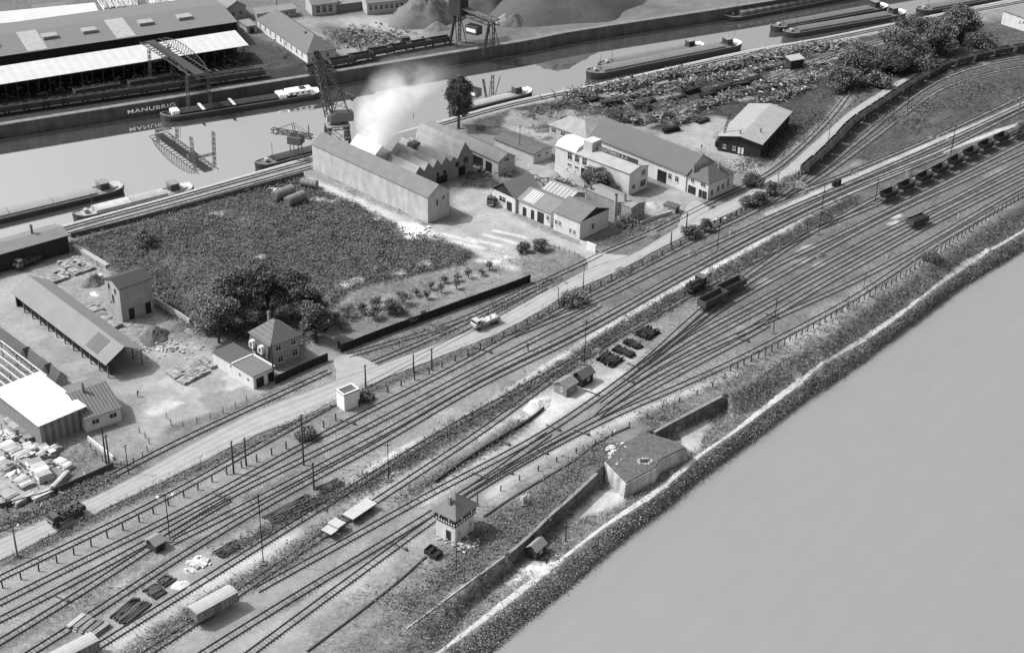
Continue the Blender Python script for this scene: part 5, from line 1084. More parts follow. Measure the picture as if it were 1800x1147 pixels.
# fences of posts
def post_fence(label, pts, step, h, r0=.09, bent=0, m=None, wires=True, top=None, z=0, jit=.1, lean=.05):
    P = resample(GL(pts, z), step); root = empty('post_fence', P[0].x, P[0].y, z, 0, label, 'fence'); o = P[0]; m = m or POLE_M
    q = MB(); q.box(-r0, r0, -r0, r0, -.3, h)
    if bent: q.add([(-r0, -r0, h), (r0, -r0, h), (r0, r0, h), (-r0, r0, h), (-r0-bent, -r0, h+.35), (r0-bent-.02, -r0, h+.42), (r0-bent-.02, r0, h+.42), (-r0-bent, r0, h+.35)], [(0,1,5,4),(1,2,6,5),(2,3,7,6),(3,0,4,7),(4,5,6,7)])
    first = q.build('post', m, root); tops = []
    for i, p in enumerate(P[:100]):
        ob = first if i == 0 else link('post', first.data, root)
        d = (P[min(i+1, len(P)-1)]-P[max(i-1, 0)]); ob.location = (p.x-o.x+rnd.uniform(-jit, jit), p.y-o.y+rnd.uniform(-jit, jit), 0)
        ob.rotation_euler = (rnd.uniform(-lean, lean), rnd.uniform(-lean, lean), math.atan2(d.y, d.x)+math.pi/2); tops.append(ob.location.copy())
    if wires:
        w = MB()
        for i in range(len(tops)-1):
            for f in (.3, .62, .94): w.tube(tops[i]+Vector((0, 0, h*f)), tops[i+1]+Vector((0, 0, h*f)), .018, 3, cap=False)
        w.build('wire', mat(.12, .1, 1, .7), root)
    return root
post_fence('concrete post fence between road and tracks from the left edge to the transformer house', [(5,1033),(122,979),(247,915),(324,873),(410,828),(504,788),(598,735)], 3.6, 1.75, .11)
post_fence('concrete post fence between road and tracks from the transformer house to the road junction', [(632,713),(702,680),(790,640),(870,600),(935,567),(1008,526),(1050,505),(1110,475),(1137,462),(1170,446),(1202,428)], 4.0, 1.6, .11)
post_fence('close set dark post fence between road and tracks beyond the road junction', [(1225,408),(1290,381),(1350,345),(1395,318),(1412,304)], 2.3, 1.5, .16)
post_fence('concrete fence with bent post tops between tracks and river meadow', [(1283,652),(1350,621),(1428,578),(1500,537),(1560,504),(1640,452),(1720,396),(1800,347),(1860,315)], 2.35, 1.7, .1, bent=.5)
post_fence('scattered old posts along the yard edge above the bunker', [(880,862),(960,820),(1039,785),(1078,765),(1137,735),(1172,716),(1250,682),(1283,655)], 5.2, 1.3, .1)
post_fence('weathered wire fence round the stone yard corner facing the siding', [(293,735),(308,753),(370,735),(450,697)], 3.2, 1.5, .06)
post_fence('wooden gate fence beside the sawmill garden', [(160,790),(200,822),(250,806),(262,776),(240,757)], 2.6, 1.5, .07)
post_fence('thin picket fence along the orchard top by the junction', [(1026,455),(990,440),(950,430)], 1.6, 1.1, .05)
# bunker
def bunker():
    T = [(1062,811),(1099.5,850),(1152,822),(1163,806),(1207,785),(1200,778),(1133,757),(1077,787),(1078,798)]; Pw = [Vector(G(p[0], p[1], .4)) for p in T]; c = sum(Pw, Vector((0, 0)))/len(Pw)
    r = empty('bunker', c.x, c.y, ZP, 0, 'half sunken concrete bunker with grass roof beside the tow path', 'bunker'); Q = [(p.x-c.x, p.y-c.y) for p in Pw]; n_ = len(Q)
    MB().add([(x*1.06, y*1.06, -.6) for x, y in Q]+[(x, y, 3.2) for x, y in Q], [(i, (i+1) % n_, n_+(i+1) % n_, n_+i) for i in range(n_)]+[tuple(range(n_, 2*n_))]).build('wall', mat(.36, .25, .5, .9, grime=.5), r)
    MB().add([(x*.965, y*.965, 3.15) for x, y in Q]+[(x*.955, y*.955, 3.45) for x, y in Q], [(i, (i+1) % n_, n_+(i+1) % n_, n_+i) for i in range(n_)]+[tuple(range(n_, 2*n_))]).build('turf_roof', mat(.10, .5, 1.6, .95, bump=1), r)
    a = Vector(G(1134, 809, .6))-c; ring = MB()
    for i in range(16):
        t = 2*math.pi*i/16; ring.obox((a.x+rnd.uniform(1.1, 1.6)*math.cos(t), a.y+rnd.uniform(.8, 1.3)*math.sin(t), 3.45), (rnd.uniform(.3, .9), rnd.uniform(.25, .6), .3), rnd.uniform(0, 3))
    h_ = ring.build('broken_hatch_rim', mat(.32, .3, 1, .9), r); MB().tube((a.x, a.y, 3.44), (a.x, a.y, 3.5), .95, 9).build('hatch_hole', W_DARK, h_)
    e = MB()
    for i in range(18):
        x, y = Vector(G(1072+rnd.uniform(-6, 8), 795+rnd.uniform(-8, 12), 0))-c; e.obox((x, y, 3.3+rnd.uniform(-.3, .2)), (rnd.uniform(.5, 1.2), rnd.uniform(.4, .9), .5), rnd.uniform(0, 3))
    e.build('broken_edge', mat(.5, .25, 1, .9), r)
bunker()
# poles
def D_of(x, y, z=0): return math.sqrt(x*x+y*y+(H-z)**2)
def hgt(b, t, z=0):
    x, y = G(b[0], b[1], z); D = D_of(x, y, z); c = math.hypot(x, y)/D; return (b[1]-t[1])*D/(FPX*c)
CONCP = mat(.12, .2, 1, .8)
def pole(b, t, label, kind='wood', r0=.17, z=0, cat=None):
    x, y = G(b[0], b[1], z); h = hgt(b, t, z); nm = {'flood': 'floodlight_mast', 'lattice': 'mast', 'lamp': 'street_lamp'}.get(kind, 'utility_pole')
    r = empty(nm, x, y, z, 0, label, cat or {'flood': 'light mast', 'lattice': 'mast', 'lamp': 'street lamp'}.get(kind, 'utility pole')); top = Vector((0, 0, h))
    if kind in ('flood', 'lattice'):
        w = .55 if h > 6 else .35; MB().lat((0, 0, 0), (0, 0, h), w, w, int(h/.9), .07).build('mast', mat(.06, .2, 1, .8), r)
        MB().box(-.6, .6, -.6, .6, -.2, .25).build('footing', CONCP, r)
        if kind == 'flood':
            a = MB().tube((-1.1, -.5, h), (1.1, .5, h-.1), .07, 5).build('crossarm', IRON, r)
            for s in (-1, 1): MB().tube((1.1*s, .5*s, h-.1), (1.25*s, .55*s, h-.4), .12, 10, .38).build('lamp', mat(.75, .05, 1, .4), r)
        elif h > 7: MB().tube((-.8, 0, h-.5), (.8, 0, h-.5), .06, 5).build('crossarm', IRON, r)
    else:
        MB().tube((0, 0, -.3), top, r0*1.25, 8, r0*.75).build('pole', POLE_M if kind == 'wood' else CONCP, r)
        if kind == 'lamp': a = MB().tube(top, (.9, .5, h+.25), .05, 6).build('arm', IRON, r); MB().tube((.9, .5, h+.28), (.9, .5, h+.05), .08, 10, .3).build('lamp', mat(.7, .05, 1, .4), r)
        elif h > 5:
            MB().obox((0, 0, h-.5), (1.1, .09, .1), .9).build('crossarm', POLE_M, r)
    return r
for a in (((31,978),(20,928),'wooden pole with white foot at the road edge, far lower left','lamp'), ((299,950),(292,872),'floodlight mast with two white lamps beside the small shelter','flood',.2),
  ((534,817),(531,731),'tall dark pole among the upper tracks left of the transformer house','wood',.16), ((463,990),(457,873),'tallest lattice mast beside the long rail pile','lattice'),
  ((552,860),(550,814),'thin pole at the left end of the weed strip','wood'), ((683,845),(682,780),'lattice mast between two tracks above the flat wagons','lattice'),
  ((643,685),(643,641),'thin pole directly behind the transformer house','wood'), ((411,832),(408,776),'left of two thin poles at the road fence','wood'), ((433,818),(426,770),'right of two thin poles at the road fence','wood'),
  ((353,819),(351,803),'very short lamp post at the road edge','lamp',.07), ((727,655),(725,622),'short road pole right of the transformer house','wood'), ((759,650),(758,612),'taller road pole beside a pale pit cover','wood'),
  ((481,668),(481,606),'dark pole at the corner of garage and board fence','wood'), ((1027,640),(1032,563),'tall dark mast behind the black hut','lattice'), ((1025,508),(1025,465),'pole on the road verge beside a dark bush','wood',.1),
  ((981,535),(981,505),'short pole on the road verge left of the dark bush','wood',.1), ((1261,440),(1266,383),'floodlight mast with two lamps beyond the road junction','flood',.2),
  ((1205,416),(1208,375),'tall pole at the road junction beside two bushes','wood'), ((1179,432),(1180,407),'short pole at the road junction left of the tall one','wood'),
  ((1245,508),(1250,468),'lattice mast behind the shunting engine','lattice'), ((1439,412),(1449,329),'tall lattice mast in the middle of the right yard','lattice'),
  ((1538,358),(1543,314),'mast at the near end of the hopper train','lattice'), ((1359,585),(1365,527),'leaning looking mast near the river side fence','lattice'), ((1669,285),(1677,223),'mast behind the middle of the hopper train','lattice'),
  ((1791,197),(1797,162),'lamp mast at the right edge above the tank wagon','lamp'), ((1456,250),(1459,220),'road pole opposite the spur junction','wood',.1), ((1537,195),(1538,176),'left of the pair of short poles on the curved road','wood',.08), ((1542,193),(1543,172),'right of the pair of short poles on the curved road','wood',.08),
  ((1366,332),(1366,303),'thin pole beside the small trees past the white house','wood',.1), ((913,275),(913,222),'thin pale pole in front of the low speckled shed','wood',.09),
  ((802,999),(802,957),'thin signal pole in front of the signal box','wood',.09), ((839,889),(838,864),'pole with crossarm behind the signal box','wood',.12), ((1061,797),(1062,777),'thin post above the bunker corner','wood',.07),
  ((187,814),(184,752),'left pole of the pair in the sawmill garden','wood'), ((192,813),(187,765),'right slanting pole of the pair in the sawmill garden','wood'), ((226,832),(220,782),'pole between the siding and road by the sawmill','wood',.1),
  ((1184,722),(1186,697),'thin post at the upper end of the ribbed flood wall','wood',.06), ((487,16),(485,-12),'pole behind the hipped house at the top edge','wood'), ((1518,508),(1520,478),'thin pole in line with the bent post fence','wood',.07),
  ((539,93),(538,57),'dark chimney like pole against the hipped house roof','wood',.35), ((727,207),(727,197),'little marker post on the near quay behind the factory','wood',.08), ((1594,196),(1600,152),'mast in the weeds of the right yard','lattice'), ((500,88),(500,66),'short pole before the windows of the hipped house','wood',.1)):
    pole(*a)
pole((994,951), (997,897), 'pole with white painted foot between tow path and bunker', 'wood', .12, ZP)
x, y = G(1081, 384); r = empty('chimney_stack', x, y, 0, 0, 'tall round factory chimney beside the workshop with black gable', 'chimney'); hh = hgt((1081,384), (1079,343)); MB().tube((0, 0, 0), (0, 0, hh), .48, 16, .36).build('shaft', mat(.3, .15, 1, .9, grime=.3), r); MB().tube((0, 0, hh), (0, 0, hh+.2), .45, 16).build('rim', W_DARK, r)
def marker(px, py, label, h=1.1, tone=.7, z=0):
    x, y = G(px, py, z); r = empty('marker_post', x, y, z, 0, label, 'marker post'); MB().box(-.13, .13, -.1, .1, 0, h).build('post', mat(tone, .1, 1, .8), r); MB().box(-.22, .22, -.05, .05, h, h+.35).build('plate', mat(tone, .1, 1, .8), r)
marker(1684, 384, 'white marker post among the rails right of the short loaded wagon'); marker(1282, 418, 'white marker post between tracks right of the floodlight mast', 1.6)
marker(928, 616, 'dark forked ground signal in the grass between the upper tracks', 1.6, .04); marker(1239, 265, 'white post near the black shed', .8)
x, y = G(1470, 326); r = empty('signal_cabinet', x, y, 0, .6, 'pair of black signal cabinets beside the curved tracks', 'cabinet')
for s in (-.9, .9): MB().box(s-.6, s+.6, -.4, .4, .1, 1.7).build('cabinet', W_DARK, r)
MB().box(-1.6, 1.6, -.5, .5, 0, .1).build('plinth', CONCP, r)
for k, (px, py) in enumerate(((757,970), (766,977))):
    x, y = G(px, py); r = empty('coal_bin', x, y, 0, R(58), ('left', 'right')[k]+' black coal bin in front of the signal box', 'bin'); MB().box(-1.1, 1.1, -.8, -.7, 0, 1).box(-1.1, 1.1, .7, .8, 0, 1).box(-1.1, -1, -.7, .7, 0, 1).box(1, 1.1, -.7, .7, 0, 1).build('wall', W_DARK, r); MB().box(-1, 1, -.7, .7, .5, .6).build('coal', COALM, r)
# people
def person(px, py, label, rz=0, bend=0, z=0):
    x, y = G(px, py, z); me = bpy.data.meshes.new('person'); J = [(0,0,.95),(0,0,1.2),(bend*.3,0,1.42),(bend*.4,0,1.56),(bend*.5,0,1.7),(0,.1,.9),(.03,.12,.5),(-.05,.12,.06),(.1,.12,.03),(0,-.1,.9),(.12,-.12,.5),(.1,-.12,.06),(.25,-.12,.03),(bend*.3,.2,1.4),(.05+bend*.5,.26,1.12),(.2+bend*.6,.22,.9),(bend*.3,-.2,1.4),(.05+bend*.5,-.26,1.12),(.18+bend*.6,-.24,.9)]
    E = [(0,1),(1,2),(2,3),(3,4),(0,5),(5,6),(6,7),(7,8),(0,9),(9,10),(10,11),(11,12),(2,13),(13,14),(14,15),(2,16),(16,17),(17,18)]
    Rr = [.15,.16,.15,.06,.11,.1,.075,.05,.045,.1,.075,.05,.045,.07,.05,.035,.07,.05,.035]
    me.from_pydata(J, E, []); o = bpy.data.objects.new('person', me); COL.objects.link(o); md = o.modifiers.new('skin', 'SKIN'); sv_ = me.skin_vertices[0].data
    for i, q in enumerate(Rr): sv_[i].radius = (q, q)
    sv_[0].use_root = True; s2 = o.modifiers.new('sub', 'SUBSURF'); s2.levels = 1; s2.render_levels = 1
    me.materials.append(mat(.05, .3, 2, .9)); o.location = (x, y, z+.02); o.rotation_euler = (0, 0, rz); tag(o, label, 'person')
person(1233, 263, 'person in dark clothes standing on the light yard of the scrap works', 1); person(242, 697, 'person in dark clothes stooping in the stone yard drive', .5, .5); person(1016, 607, 'person in dark clothes walking beside the fence rails', 2) if False else None
person(961, 993, 'person in dark clothes on the tow path near the little hut', 2, 0, ZP)
# stores ------------------------------------------------------------------
def quad_place(F_, L_, R_, z=0): O, a, lb, la = frame_of(F_, L_, R_, z); return O, a, lb, la
def brick_stack(label, F_, L_, R_, h=1.0, tone=.24):
    O, a, lb, la = quad_place(F_, L_, R_, h); r = empty('brick_stack', O.x, O.y, 0, a, label, 'brick stack'); q = MB(); nx_, ny_ = max(2, int(lb/.9)), max(2, int(la/.9))
    for i in range(nx_):
        for j in range(ny_):
            if rnd.random() < .05: continue
            q.box(lb*i/nx_+.03, lb*(i+1)/nx_-.05, la*j/ny_+.03, la*(j+1)/ny_-.05, 0, h+rnd.uniform(-.2, .12))
    o = q.build('bricks', mat(tone, .2, .8, .9, island=.3), r); o['kind'] = 'stuff'; MB().box(-.05, lb+.05, -.05, la+.05, .0, .08).build('pallet', WOOD, r)
for a in (('brick stack nearest the quay shed', (115,471), (100,459), (152,459)), ('brick stack touching the pale stone wall', (131,481), (117,471.5), (168,469)), ('brick stack at the far end of the open sided shed', (87,498), (65,486), (129,483)),
          ('thin brick stack between open shed and tower building', (165,547), (149,538), (185,540)), ('brick stack along the foot of the tower building', (200,574), (168,548), (214,566)),
          ('left brick stack in front of the open shed gable', (307,663), (291,650), (330,653)), ('middle brick stack before the white garage', (329,656), (315,643), (362,643)), ('front brick stack in the stone yard', (324,673), (312,664), (368,648)), ('brick stack touching the white garage wall', (371,645), (347,628), (382,640))): brick_stack(*a, h=.9 if 'tower' in a[0] else .7)
def rail_pile(label, F_, L_, R_, h=.7, tone=.08, n_=16, name='rail_pile', cat='rail pile', mess=.02, lon='x'):
    O, a, lb, la = quad_place(F_, L_, R_, h*.5); r = empty(name, O.x, O.y, 0, a, label, cat); q = MB(); lay = max(1, int(h/.2))
    for k in range(lay):
        for i in range(n_):
            c = (lb/2+rnd.uniform(-.3, .3), la*(i+.5)/n_+rnd.uniform(-.05, .05), .12+k*.2) if lon == 'x' else (lb*(i+.5)/n_, la/2+rnd.uniform(-.2, .2), .12+k*.2)
            if k and mess > .01 and rnd.random() < .12: continue
            sz = (lb*(rnd.uniform(.75, 1.02) if mess > .01 else rnd.uniform(.96, 1.0)), la/n_*(.72 if mess > .01 else .96), .18) if lon == 'x' else (lb/n_*.72, la*rnd.uniform(.8, 1), .16); q.obox(c, sz, rnd.uniform(-mess, mess)*3, 0, 0)
    q.build('timbers' if tone < .3 else 'planks', mat(tone, .2, .8, .9, island=.45), r); [MB().box(lb*u, lb*(u+.06), 0, la, 0, .1).build('bearer', WOOD, r) for u in (.1, .84)]; return r
for a in (('pile of long rails left of the tallest lattice mast', (388,981), (372,970), (425,960)), ('large stack of long rails right of the tallest mast', (480,923), (460,908), (562,880)), ('stack of long rails at the start of the weed strip', (565,868), (552,858), (606,848)),
          ('small pile of rails above the pale gravel patch', (290,1030), (277,1018), (308,1015)), ('loose pile of rails left of the pale gravel patch', (270,1052), (249,1037), (297,1040)), ('curved untidy rail pile below two others', (220,1098), (195,1080), (262,1058))):
    rail_pile(*a, h=.6, tone=.07, n_=14, mess=.04)
rail_pile('stack of pale slabs beside the covered wagon at the bottom', (165,1122), (115,1100), (196,1098), h=.8, tone=.24, n_=5, name='slab_stack', cat='slab stack')
for k, a in enumerate((((1075,644), (1049,629), (1094,628)), ((1107,628), (1078,612), (1114,619)), ((1120,613), (1097,599), (1126,605)), ((1137,597), (1117,585), (1158,580)))):
    rail_pile('%s of the four black sleeper stacks counting from the huts' % ORD[k], *a, h=.8, tone=.028, n_=10, name='sleeper_stack', cat='sleeper stack', mess=.08)
def plank(label, F_, L_, R_, h, n_=7, tone=.55, lon='x'): rail_pile(label, F_, L_, R_, h, tone, n_, 'plank_stack', 'plank stack', .002, lon)
for k, a in enumerate((((62,880),(58,873),(92,864),1.0), ((30,888),(22,880),(60,868),1.0), ((96,858),(93,852),(115,828),1.2), ((118,824),(104,805),(120,812),1.2), ((72,805),(68,797),(105,785),1.0), ((35,812),(25,800),(60,797),1.0),
     ((70,845),(48,815),(92,835),1.8), ((40,860),(10,835),(62,850),.8), ((15,880),(-10,862),(34,868),.8), ((60,830),(35,808),(72,822),1.2), ((20,800),(0,783),(38,790),1.0), ((48,775),(30,757),(60,769),1.0), ((28,758),(5,738),(40,752),.9), ((18,775),(0,760),(30,768),.8), ((10,830),(-15,815),(30,818),1.0), ((88,800),(70,785),(98,795),1.4), ((52,795),(38,783),(66,788),.9), ((25,735),(0,712),(35,730),.8))):
    plank('%s plank stack of the sawmill yard counting roughly from the road side upward' % ORD[k], *a[:3], a[3], n_=rnd.choice([4, 6, 8]), tone=rnd.choice([.4, .46, .34, .22]))
for k, (px, py) in enumerate(((50,762), (20,742), (52,722+44), (20,800))): pass
# open roof frame of the sawmill
O, a, lb, la = frame_of((68,668), (-30,585), (98,668), 4.6)
O, a, lb, la = frame_of((6,690), (-70,625), (80,659), 4.8); r = empty('roof_frame', O.x, O.y, 0, a, 'bare pale timber roof frame without covering behind the sawmill roof', 'roof frame'); fr = mat(.5, .12, 1, .85)
q = MB()
for i in range(7): q.box(lb*i/6-.12, lb*i/6+.12, 0, la, 4.8, 5.0)
q.build('purlins', fr, r); q = MB()
for i in range(12): q.box(0, lb, la*i/11-.06, la*i/11+.06, 4.62, 4.79)
q.build('rafters', mat(.3, .12, 1, .85), r)
for i in range(4):
    for j in range(3): MB().box(lb*j/2-.1, lb*j/2+.1, la*i/3-.1, la*i/3+.1, 0, 4.62).build('post', WOOD, r)
# tanks in the meadow, drums and poles across the canal
for lab, a, b, rr in (('left of the two big rusty tanks lying in the meadow corner', (483,345), (514,333), 1.55), ('right of the two big rusty tanks lying in the meadow corner', (505,355), (533,343), 1.5), ('dark banded tank lying against the end of the long warehouse', (531,320), (557,324), 1.2)):
    A, B = Vector(G(*a, rr)), Vector(G(*b, rr)); c = (A+B)/2; d = B-A; h_ = d.length/2; r = empty('tank', c.x, c.y, 0, math.atan2(d.y, d.x), lab, 'tank')
    MB().tube((-h_, 0, rr), (h_, 0, rr), rr, 24).build('shell', mat(.17, .2, .5, .7, grime=.2), r); MB().tube((-h_-.25, 0, rr), (-h_, 0, rr), rr*.75, 24, rr).build('end_cap', mat(.12, .2, .5, .7), r)
    b_ = MB()
    for i in range(3): b_.tube((-h_*.6+i*h_*.6-.06, 0, rr), (-h_*.6+i*h_*.6+.06, 0, rr), rr*1.02, 24)
    b_.build('bands', mat(.1, .2, .5, .7), r)
for k in range(8):
    x, y = G(312+k*11, 9-k*.9, 1.6); r = empty('drum', x, y, 0, R(115), '%s white drum from the left in the row behind the dark warehouse' % ORD[k], 'drum', 'white drums'); MB().tube((-1, 0, 1.6), (9, 0, 1.6), 1.6, 18).build('shell', mat(.7, .08, 1, .7), r); MB().tube((-1.15, 0, 1.6), (-1, 0, 1.6), 1.35, 18).build('end_plate', mat(.5, .08, 1, .7), r)
def pole_pile(px0, px1, py, label):
    V = MB()
    for i in range(110):
        t = rnd.random(); x, y = G(px0+(px1-px0)*t, py-t*3); a_ = R(112)+rnd.uniform(-.12, .12); L_ = rnd.uniform(7, 12); z = rnd.uniform(.2, 2.6); V.tube((x, y, z*.8), (x+math.cos(a_)*L_, y+math.sin(a_)*L_, z+.2), .16, 5)
    o = V.build('pole_pile', mat(.42, .3, 1, .9, island=.5)); tag(o, label, 'pole pile'); 
pole_pile(183, 245, 22, 'large heap of pale poles behind the dark warehouse'); pole_pile(268, 305, 18, 'smaller heap of pale poles left of the white drums')
# heaps
def heap(label, c, rpx, h, tone, name='gravel_heap', cat='heap', ex=1.0, rot=0, zz=0, rough_=.12):
    x, y = G(*c); x2, y2 = G(c[0]+rpx, c[1]); rad = math.hypot(x2-x, y2-y); N, M = 14, 40; V = [(0, 0, h)]; F_ = []; ph = rnd.uniform(0, 9)
    for i in range(1, N+1):
        for j in range(M):
            t = 2*math.pi*j/M; q = i/N; wob = 1+.16*math.sin(2*t+ph)+.09*math.sin(5*t+ph*2); z = h*(1-q)**1.0*(1+rough_*rnd.uniform(-1, 1))-.15*(i == N)
            if i < 3: z = h*(1-q*.7)
            V.append((rad*q*wob*ex*math.cos(t), rad*q*wob*math.sin(t), z))
    T = [(0, 1+j, 1+(j+1) % M) for j in range(M)]; Q = []
    for i in range(N-1):
        for j in range(M): a_ = 1+i*M; Q.append((a_+j, a_+M+j, a_+M+(j+1) % M, a_+(j+1) % M))
    me = bpy.data.meshes.new(name); me.from_pydata(V, [], T+Q); me.polygons.foreach_set('use_smooth', [True]*len(me.polygons)); me.materials.append(mat(tone, .2, .8, .95, bump=.5)); o = link(name, me); o.location = (x, y, 0); o.rotation_euler = (0, 0, rot); tag(o, label, cat)
heap('big grey gravel heap left of the loading tower', (748,34), 62, 12, .13); heap('big gravel heap behind the loading tower', (852,12), 58, 13, .095); heap('huge dark gravel heap at the top right of the far quay', (985,10), 110, 17, .085, ex=1.3); heap('small pale pile of sand on the far yard', (704,21), 15, 2.6, .32)
heap('low heap at the foot of the loading tower', (768,50), 20, 2.6, .14); heap('low dark mound right of the loading tower', (905,42), 24, 4, .1); heap('pale heap beside the loading tower legs', (888,38), 20, 3, .2); heap('small mound left of the big grey gravel heap', (722,47), 12, 1.6, .12)
heap('rough dark heap of rubble behind the open shed gable', (272,592), 30, 2.4, .1, 'rubble_heap', rough_=.35); heap('heap of rubble left of the tower building', (166,497), 22, 2.4, .13, 'rubble_heap', rough_=.35); heap('low spread of earth beside the dormered house trees', (312,575), 22, 1.2, .13, 'earth_heap')
heap('small pale heap in the stone yard beside the tower building', (168,517), 10, .8, .5, 'sand_heap'); heap('pale limestone heap below the grey hut', (945,712), 20, .9, .42, 'stone_heap', ex=1.6, rot=.7, rough_=.3); heap('pale gravel patch heap between the rail piles', (318,1028), 16, .5, .45, 'gravel_heap')
heap('mound of white powder at the field edge by the long warehouse', (728,405), 22, .7, .8, 'lime_heap', ex=1.3, rot=-.5, rough_=.3); heap('gravel heap beside the white house kiosk', (1148,361), 14, 1.0, .33, 'gravel_heap')
def rubble(name, label, c, rx, ry, n_, tone, s=.5):
    q = MB()
    for i in range(n_):
        px, py = c[0]+rnd.gauss(0, rx), c[1]+rnd.gauss(0, ry); x, y = G(px, py); q.obox((x, y, rnd.uniform(.05, .3)), (rnd.uniform(.5, 1.4)*s, rnd.uniform(.4, 1)*s, rnd.uniform(.2, .6)*s), rnd.uniform(0, 3), rnd.uniform(-.4, .4))
    tag(q.build(name, mat(tone, .3, 1, .9, island=.5)), label, 'rubble', kind='stuff')
rubble('rubble', None, (348,990), 8, 5, 60, .5, .8); rubble('rubble', None, (172,490), 6, 5, 40, .5); rubble('rubble', None, (730,405), 12, 5, 70, .75, .8); rubble('rubble', None, (490,333), 12, 3, 40, .45); rubble('rubble', None, (280,610), 30, 8, 90, .3, .6); rubble('rubble', None, (800,945), 14, 8, 60, .4, .5); rubble('rubble', None, (1085,800), 8, 10, 30, .5, .6)
# scrap metal, countless pieces
q = MB()
def sc_piece(px, py, zz=.8):
    x, y = G(px, py); k = rnd.random(); z = rnd.uniform(.1, zz)
    if k < .5: q.obox((x, y, z), (rnd.uniform(.3, 1.3), rnd.uniform(.2, .8), rnd.uniform(.1, .5)), rnd.uniform(0, 3), rnd.uniform(-.6, .6), rnd.uniform(-.5, .5))
    else: a_ = rnd.uniform(0, 6.3); L_ = rnd.uniform(.6, 3); q.tube((x, y, z), (x+math.cos(a_)*L_, y+math.sin(a_)*L_, z+rnd.uniform(-.3, 1)), rnd.uniform(.05, .18), 5)
clus = [(1010+i*24+rnd.uniform(-8, 8), 168-i*4.6+rnd.uniform(-5, 5)) for i in range(20)]+[(1170,205),(1195,215),(1150,212),(1290,172),(1310,165),(1335,158),(1360,150),(1250,185),(1230,190),(1120,170),(1090,180),(1400,150),(1385,165),(1360,178),(1420,140),(1150,165),(1210,150),(1270,140),(1330,125),(1370,118),(1430,95),(1395,92),(1350,103)]
for cx, cy in clus:
    for i in range(80): t_ = rnd.gauss(0, 19); sc_piece(cx+t_, cy-t_*.2+rnd.gauss(0, 2.2), 2.0)
for i in range(500): px = rnd.uniform(930, 1480); sc_piece(px, 190-(px-900)*.2+rnd.uniform(0, 60), .5)
tag(q.build('scrap_metal', mat(.15, .3, .8, .7, island=1.0)), kind='stuff')
q = MB()
for cx, cy in clus:
    for i in range(9): sc_piece(rnd.gauss(cx, 14), rnd.gauss(cy, 4), 1.7) if i < 6 else None
tag(q.build('scrap_metal', mat(.34, .3, .8, .7, island=.8)), kind='stuff')
q = MB()
for i in range(500): sc_piece(rnd.gauss(640, 40), rnd.gauss(68, 9), .8)
for i in range(350): px = rnd.uniform(0, 440); sc_piece(px, 186-px*.14-rnd.uniform(4, 50), .6)
for i in range(90): sc_piece(rnd.gauss(45, 38), rnd.gauss(820, 35), 1.0)
for i in range(60): sc_piece(rnd.uniform(920, 1010), rnd.uniform(312, 328), 1.0)
for i in range(60): sc_piece(rnd.uniform(840, 900), rnd.uniform(290, 312), 1.0)
tag(q.build('yard_clutter', mat(.15, .3, .8, .8, island=.95)), kind='stuff')
# ---- plants
LEAF = mat(.13, .25, .4, .9, island=.7); LEAF2 = mat(.16, .3, .4, .9, island=.7); LEAFD = mat(.105, .25, .4, .9, island=.7); BARK = mat(.06, .3, 1, .9)
def tree(px, py, h, rad, label, m=LEAF, n_=700, tall=False, z=0, cat='tree', name='tree', size=.42, group=None, low=.25):
    x, y = G(px, py, z); r = empty(name, x, y, z, 0, label, cat, group); tr = MB(); hb = h*.45
    tr.tube((0, 0, -.2), (.1, .05, hb), .09+h*.022, 8, .05+h*.012)
    cl = []; k = max(4, int(6+rad*2))
    for i in range(k):
        a_ = 2*math.pi*i/k+rnd.uniform(-.4, .4); rr = rad*rnd.uniform(.3, .95); zz = h*rnd.uniform(low+.12, .88); f = 1-.45*max(0, (zz/h-.6)/.4)
        c = Vector((math.cos(a_)*rr*f, math.sin(a_)*rr*f, zz)); cl.append((c, rad*rnd.uniform(.22, .42))); tr.tube((0, 0, hb*rnd.uniform(.5, .95)), c*.95, .04+h*.008, 5, .02)
    cl.append((Vector((0, 0, h*.85)), rad*.42)); cl.append((Vector((0, 0, h*.55)), rad*.5))
    tr.build('trunk', BARK, r); C = []
    for c, rr in cl:
        m_ = max(6, int(n_/len(cl))); u = nr.normal(size=(m_, 3)); u /= np.linalg.norm(u, axis=1)[:, None]; u *= (rr*nr.uniform(.45, 1.1, m_)**.5)[:, None]; u[:, 2] *= (1.5 if tall else .85)
        p = u+np.array(c); p = p[p[:, 2] > h*low*.6]; C.append(p)
    V, F_ = leafcloud(np.concatenate(C), size*.58, 7, size*1.1, .45); npmesh('crown', V, F_, m, r); return r
for i, (px, py, h, rad, mm, lab) in enumerate(((385,602,12,5.2,LEAF2,'leftmost broad tree before the garage roof'), (398,575,13,5.0,LEAF,'broad tree left behind the dormered house'), (432,568,15,5.2,LEAFD,'tall dark tree right behind the dormered house chimney'), (472,556,15,5.4,LEAFD,'high dark tree behind the dormered house'), (512,560,14,4.8,LEAFD,'dark tree right of the dormered house roof'),
      (537,572,11.5,4.4,LEAFD,'dark tree between dormered house and meadow'), (556,602,10,3.8,LEAFD,'rightmost dark tree beside the dormered house garden'), (368,578,8.5,4,LEAF2,'lower pale tree at the left of the tree group'), (450,575,8,3.5,LEAF2,'smaller tree close behind the dormered house'))):
    tree(px, py, h, rad, lab, mm, 1500, group='trees round the dormered house', size=.36)
tree(806, 226, 17.5, 3.9, 'tall narrow tree standing alone at the canal edge', LEAFD, 2400, True, size=.4, low=.15); tree(1046, 338, 6.5, 4.6, 'round tree leaning on the white modern office block', LEAF, 1500, size=.36)
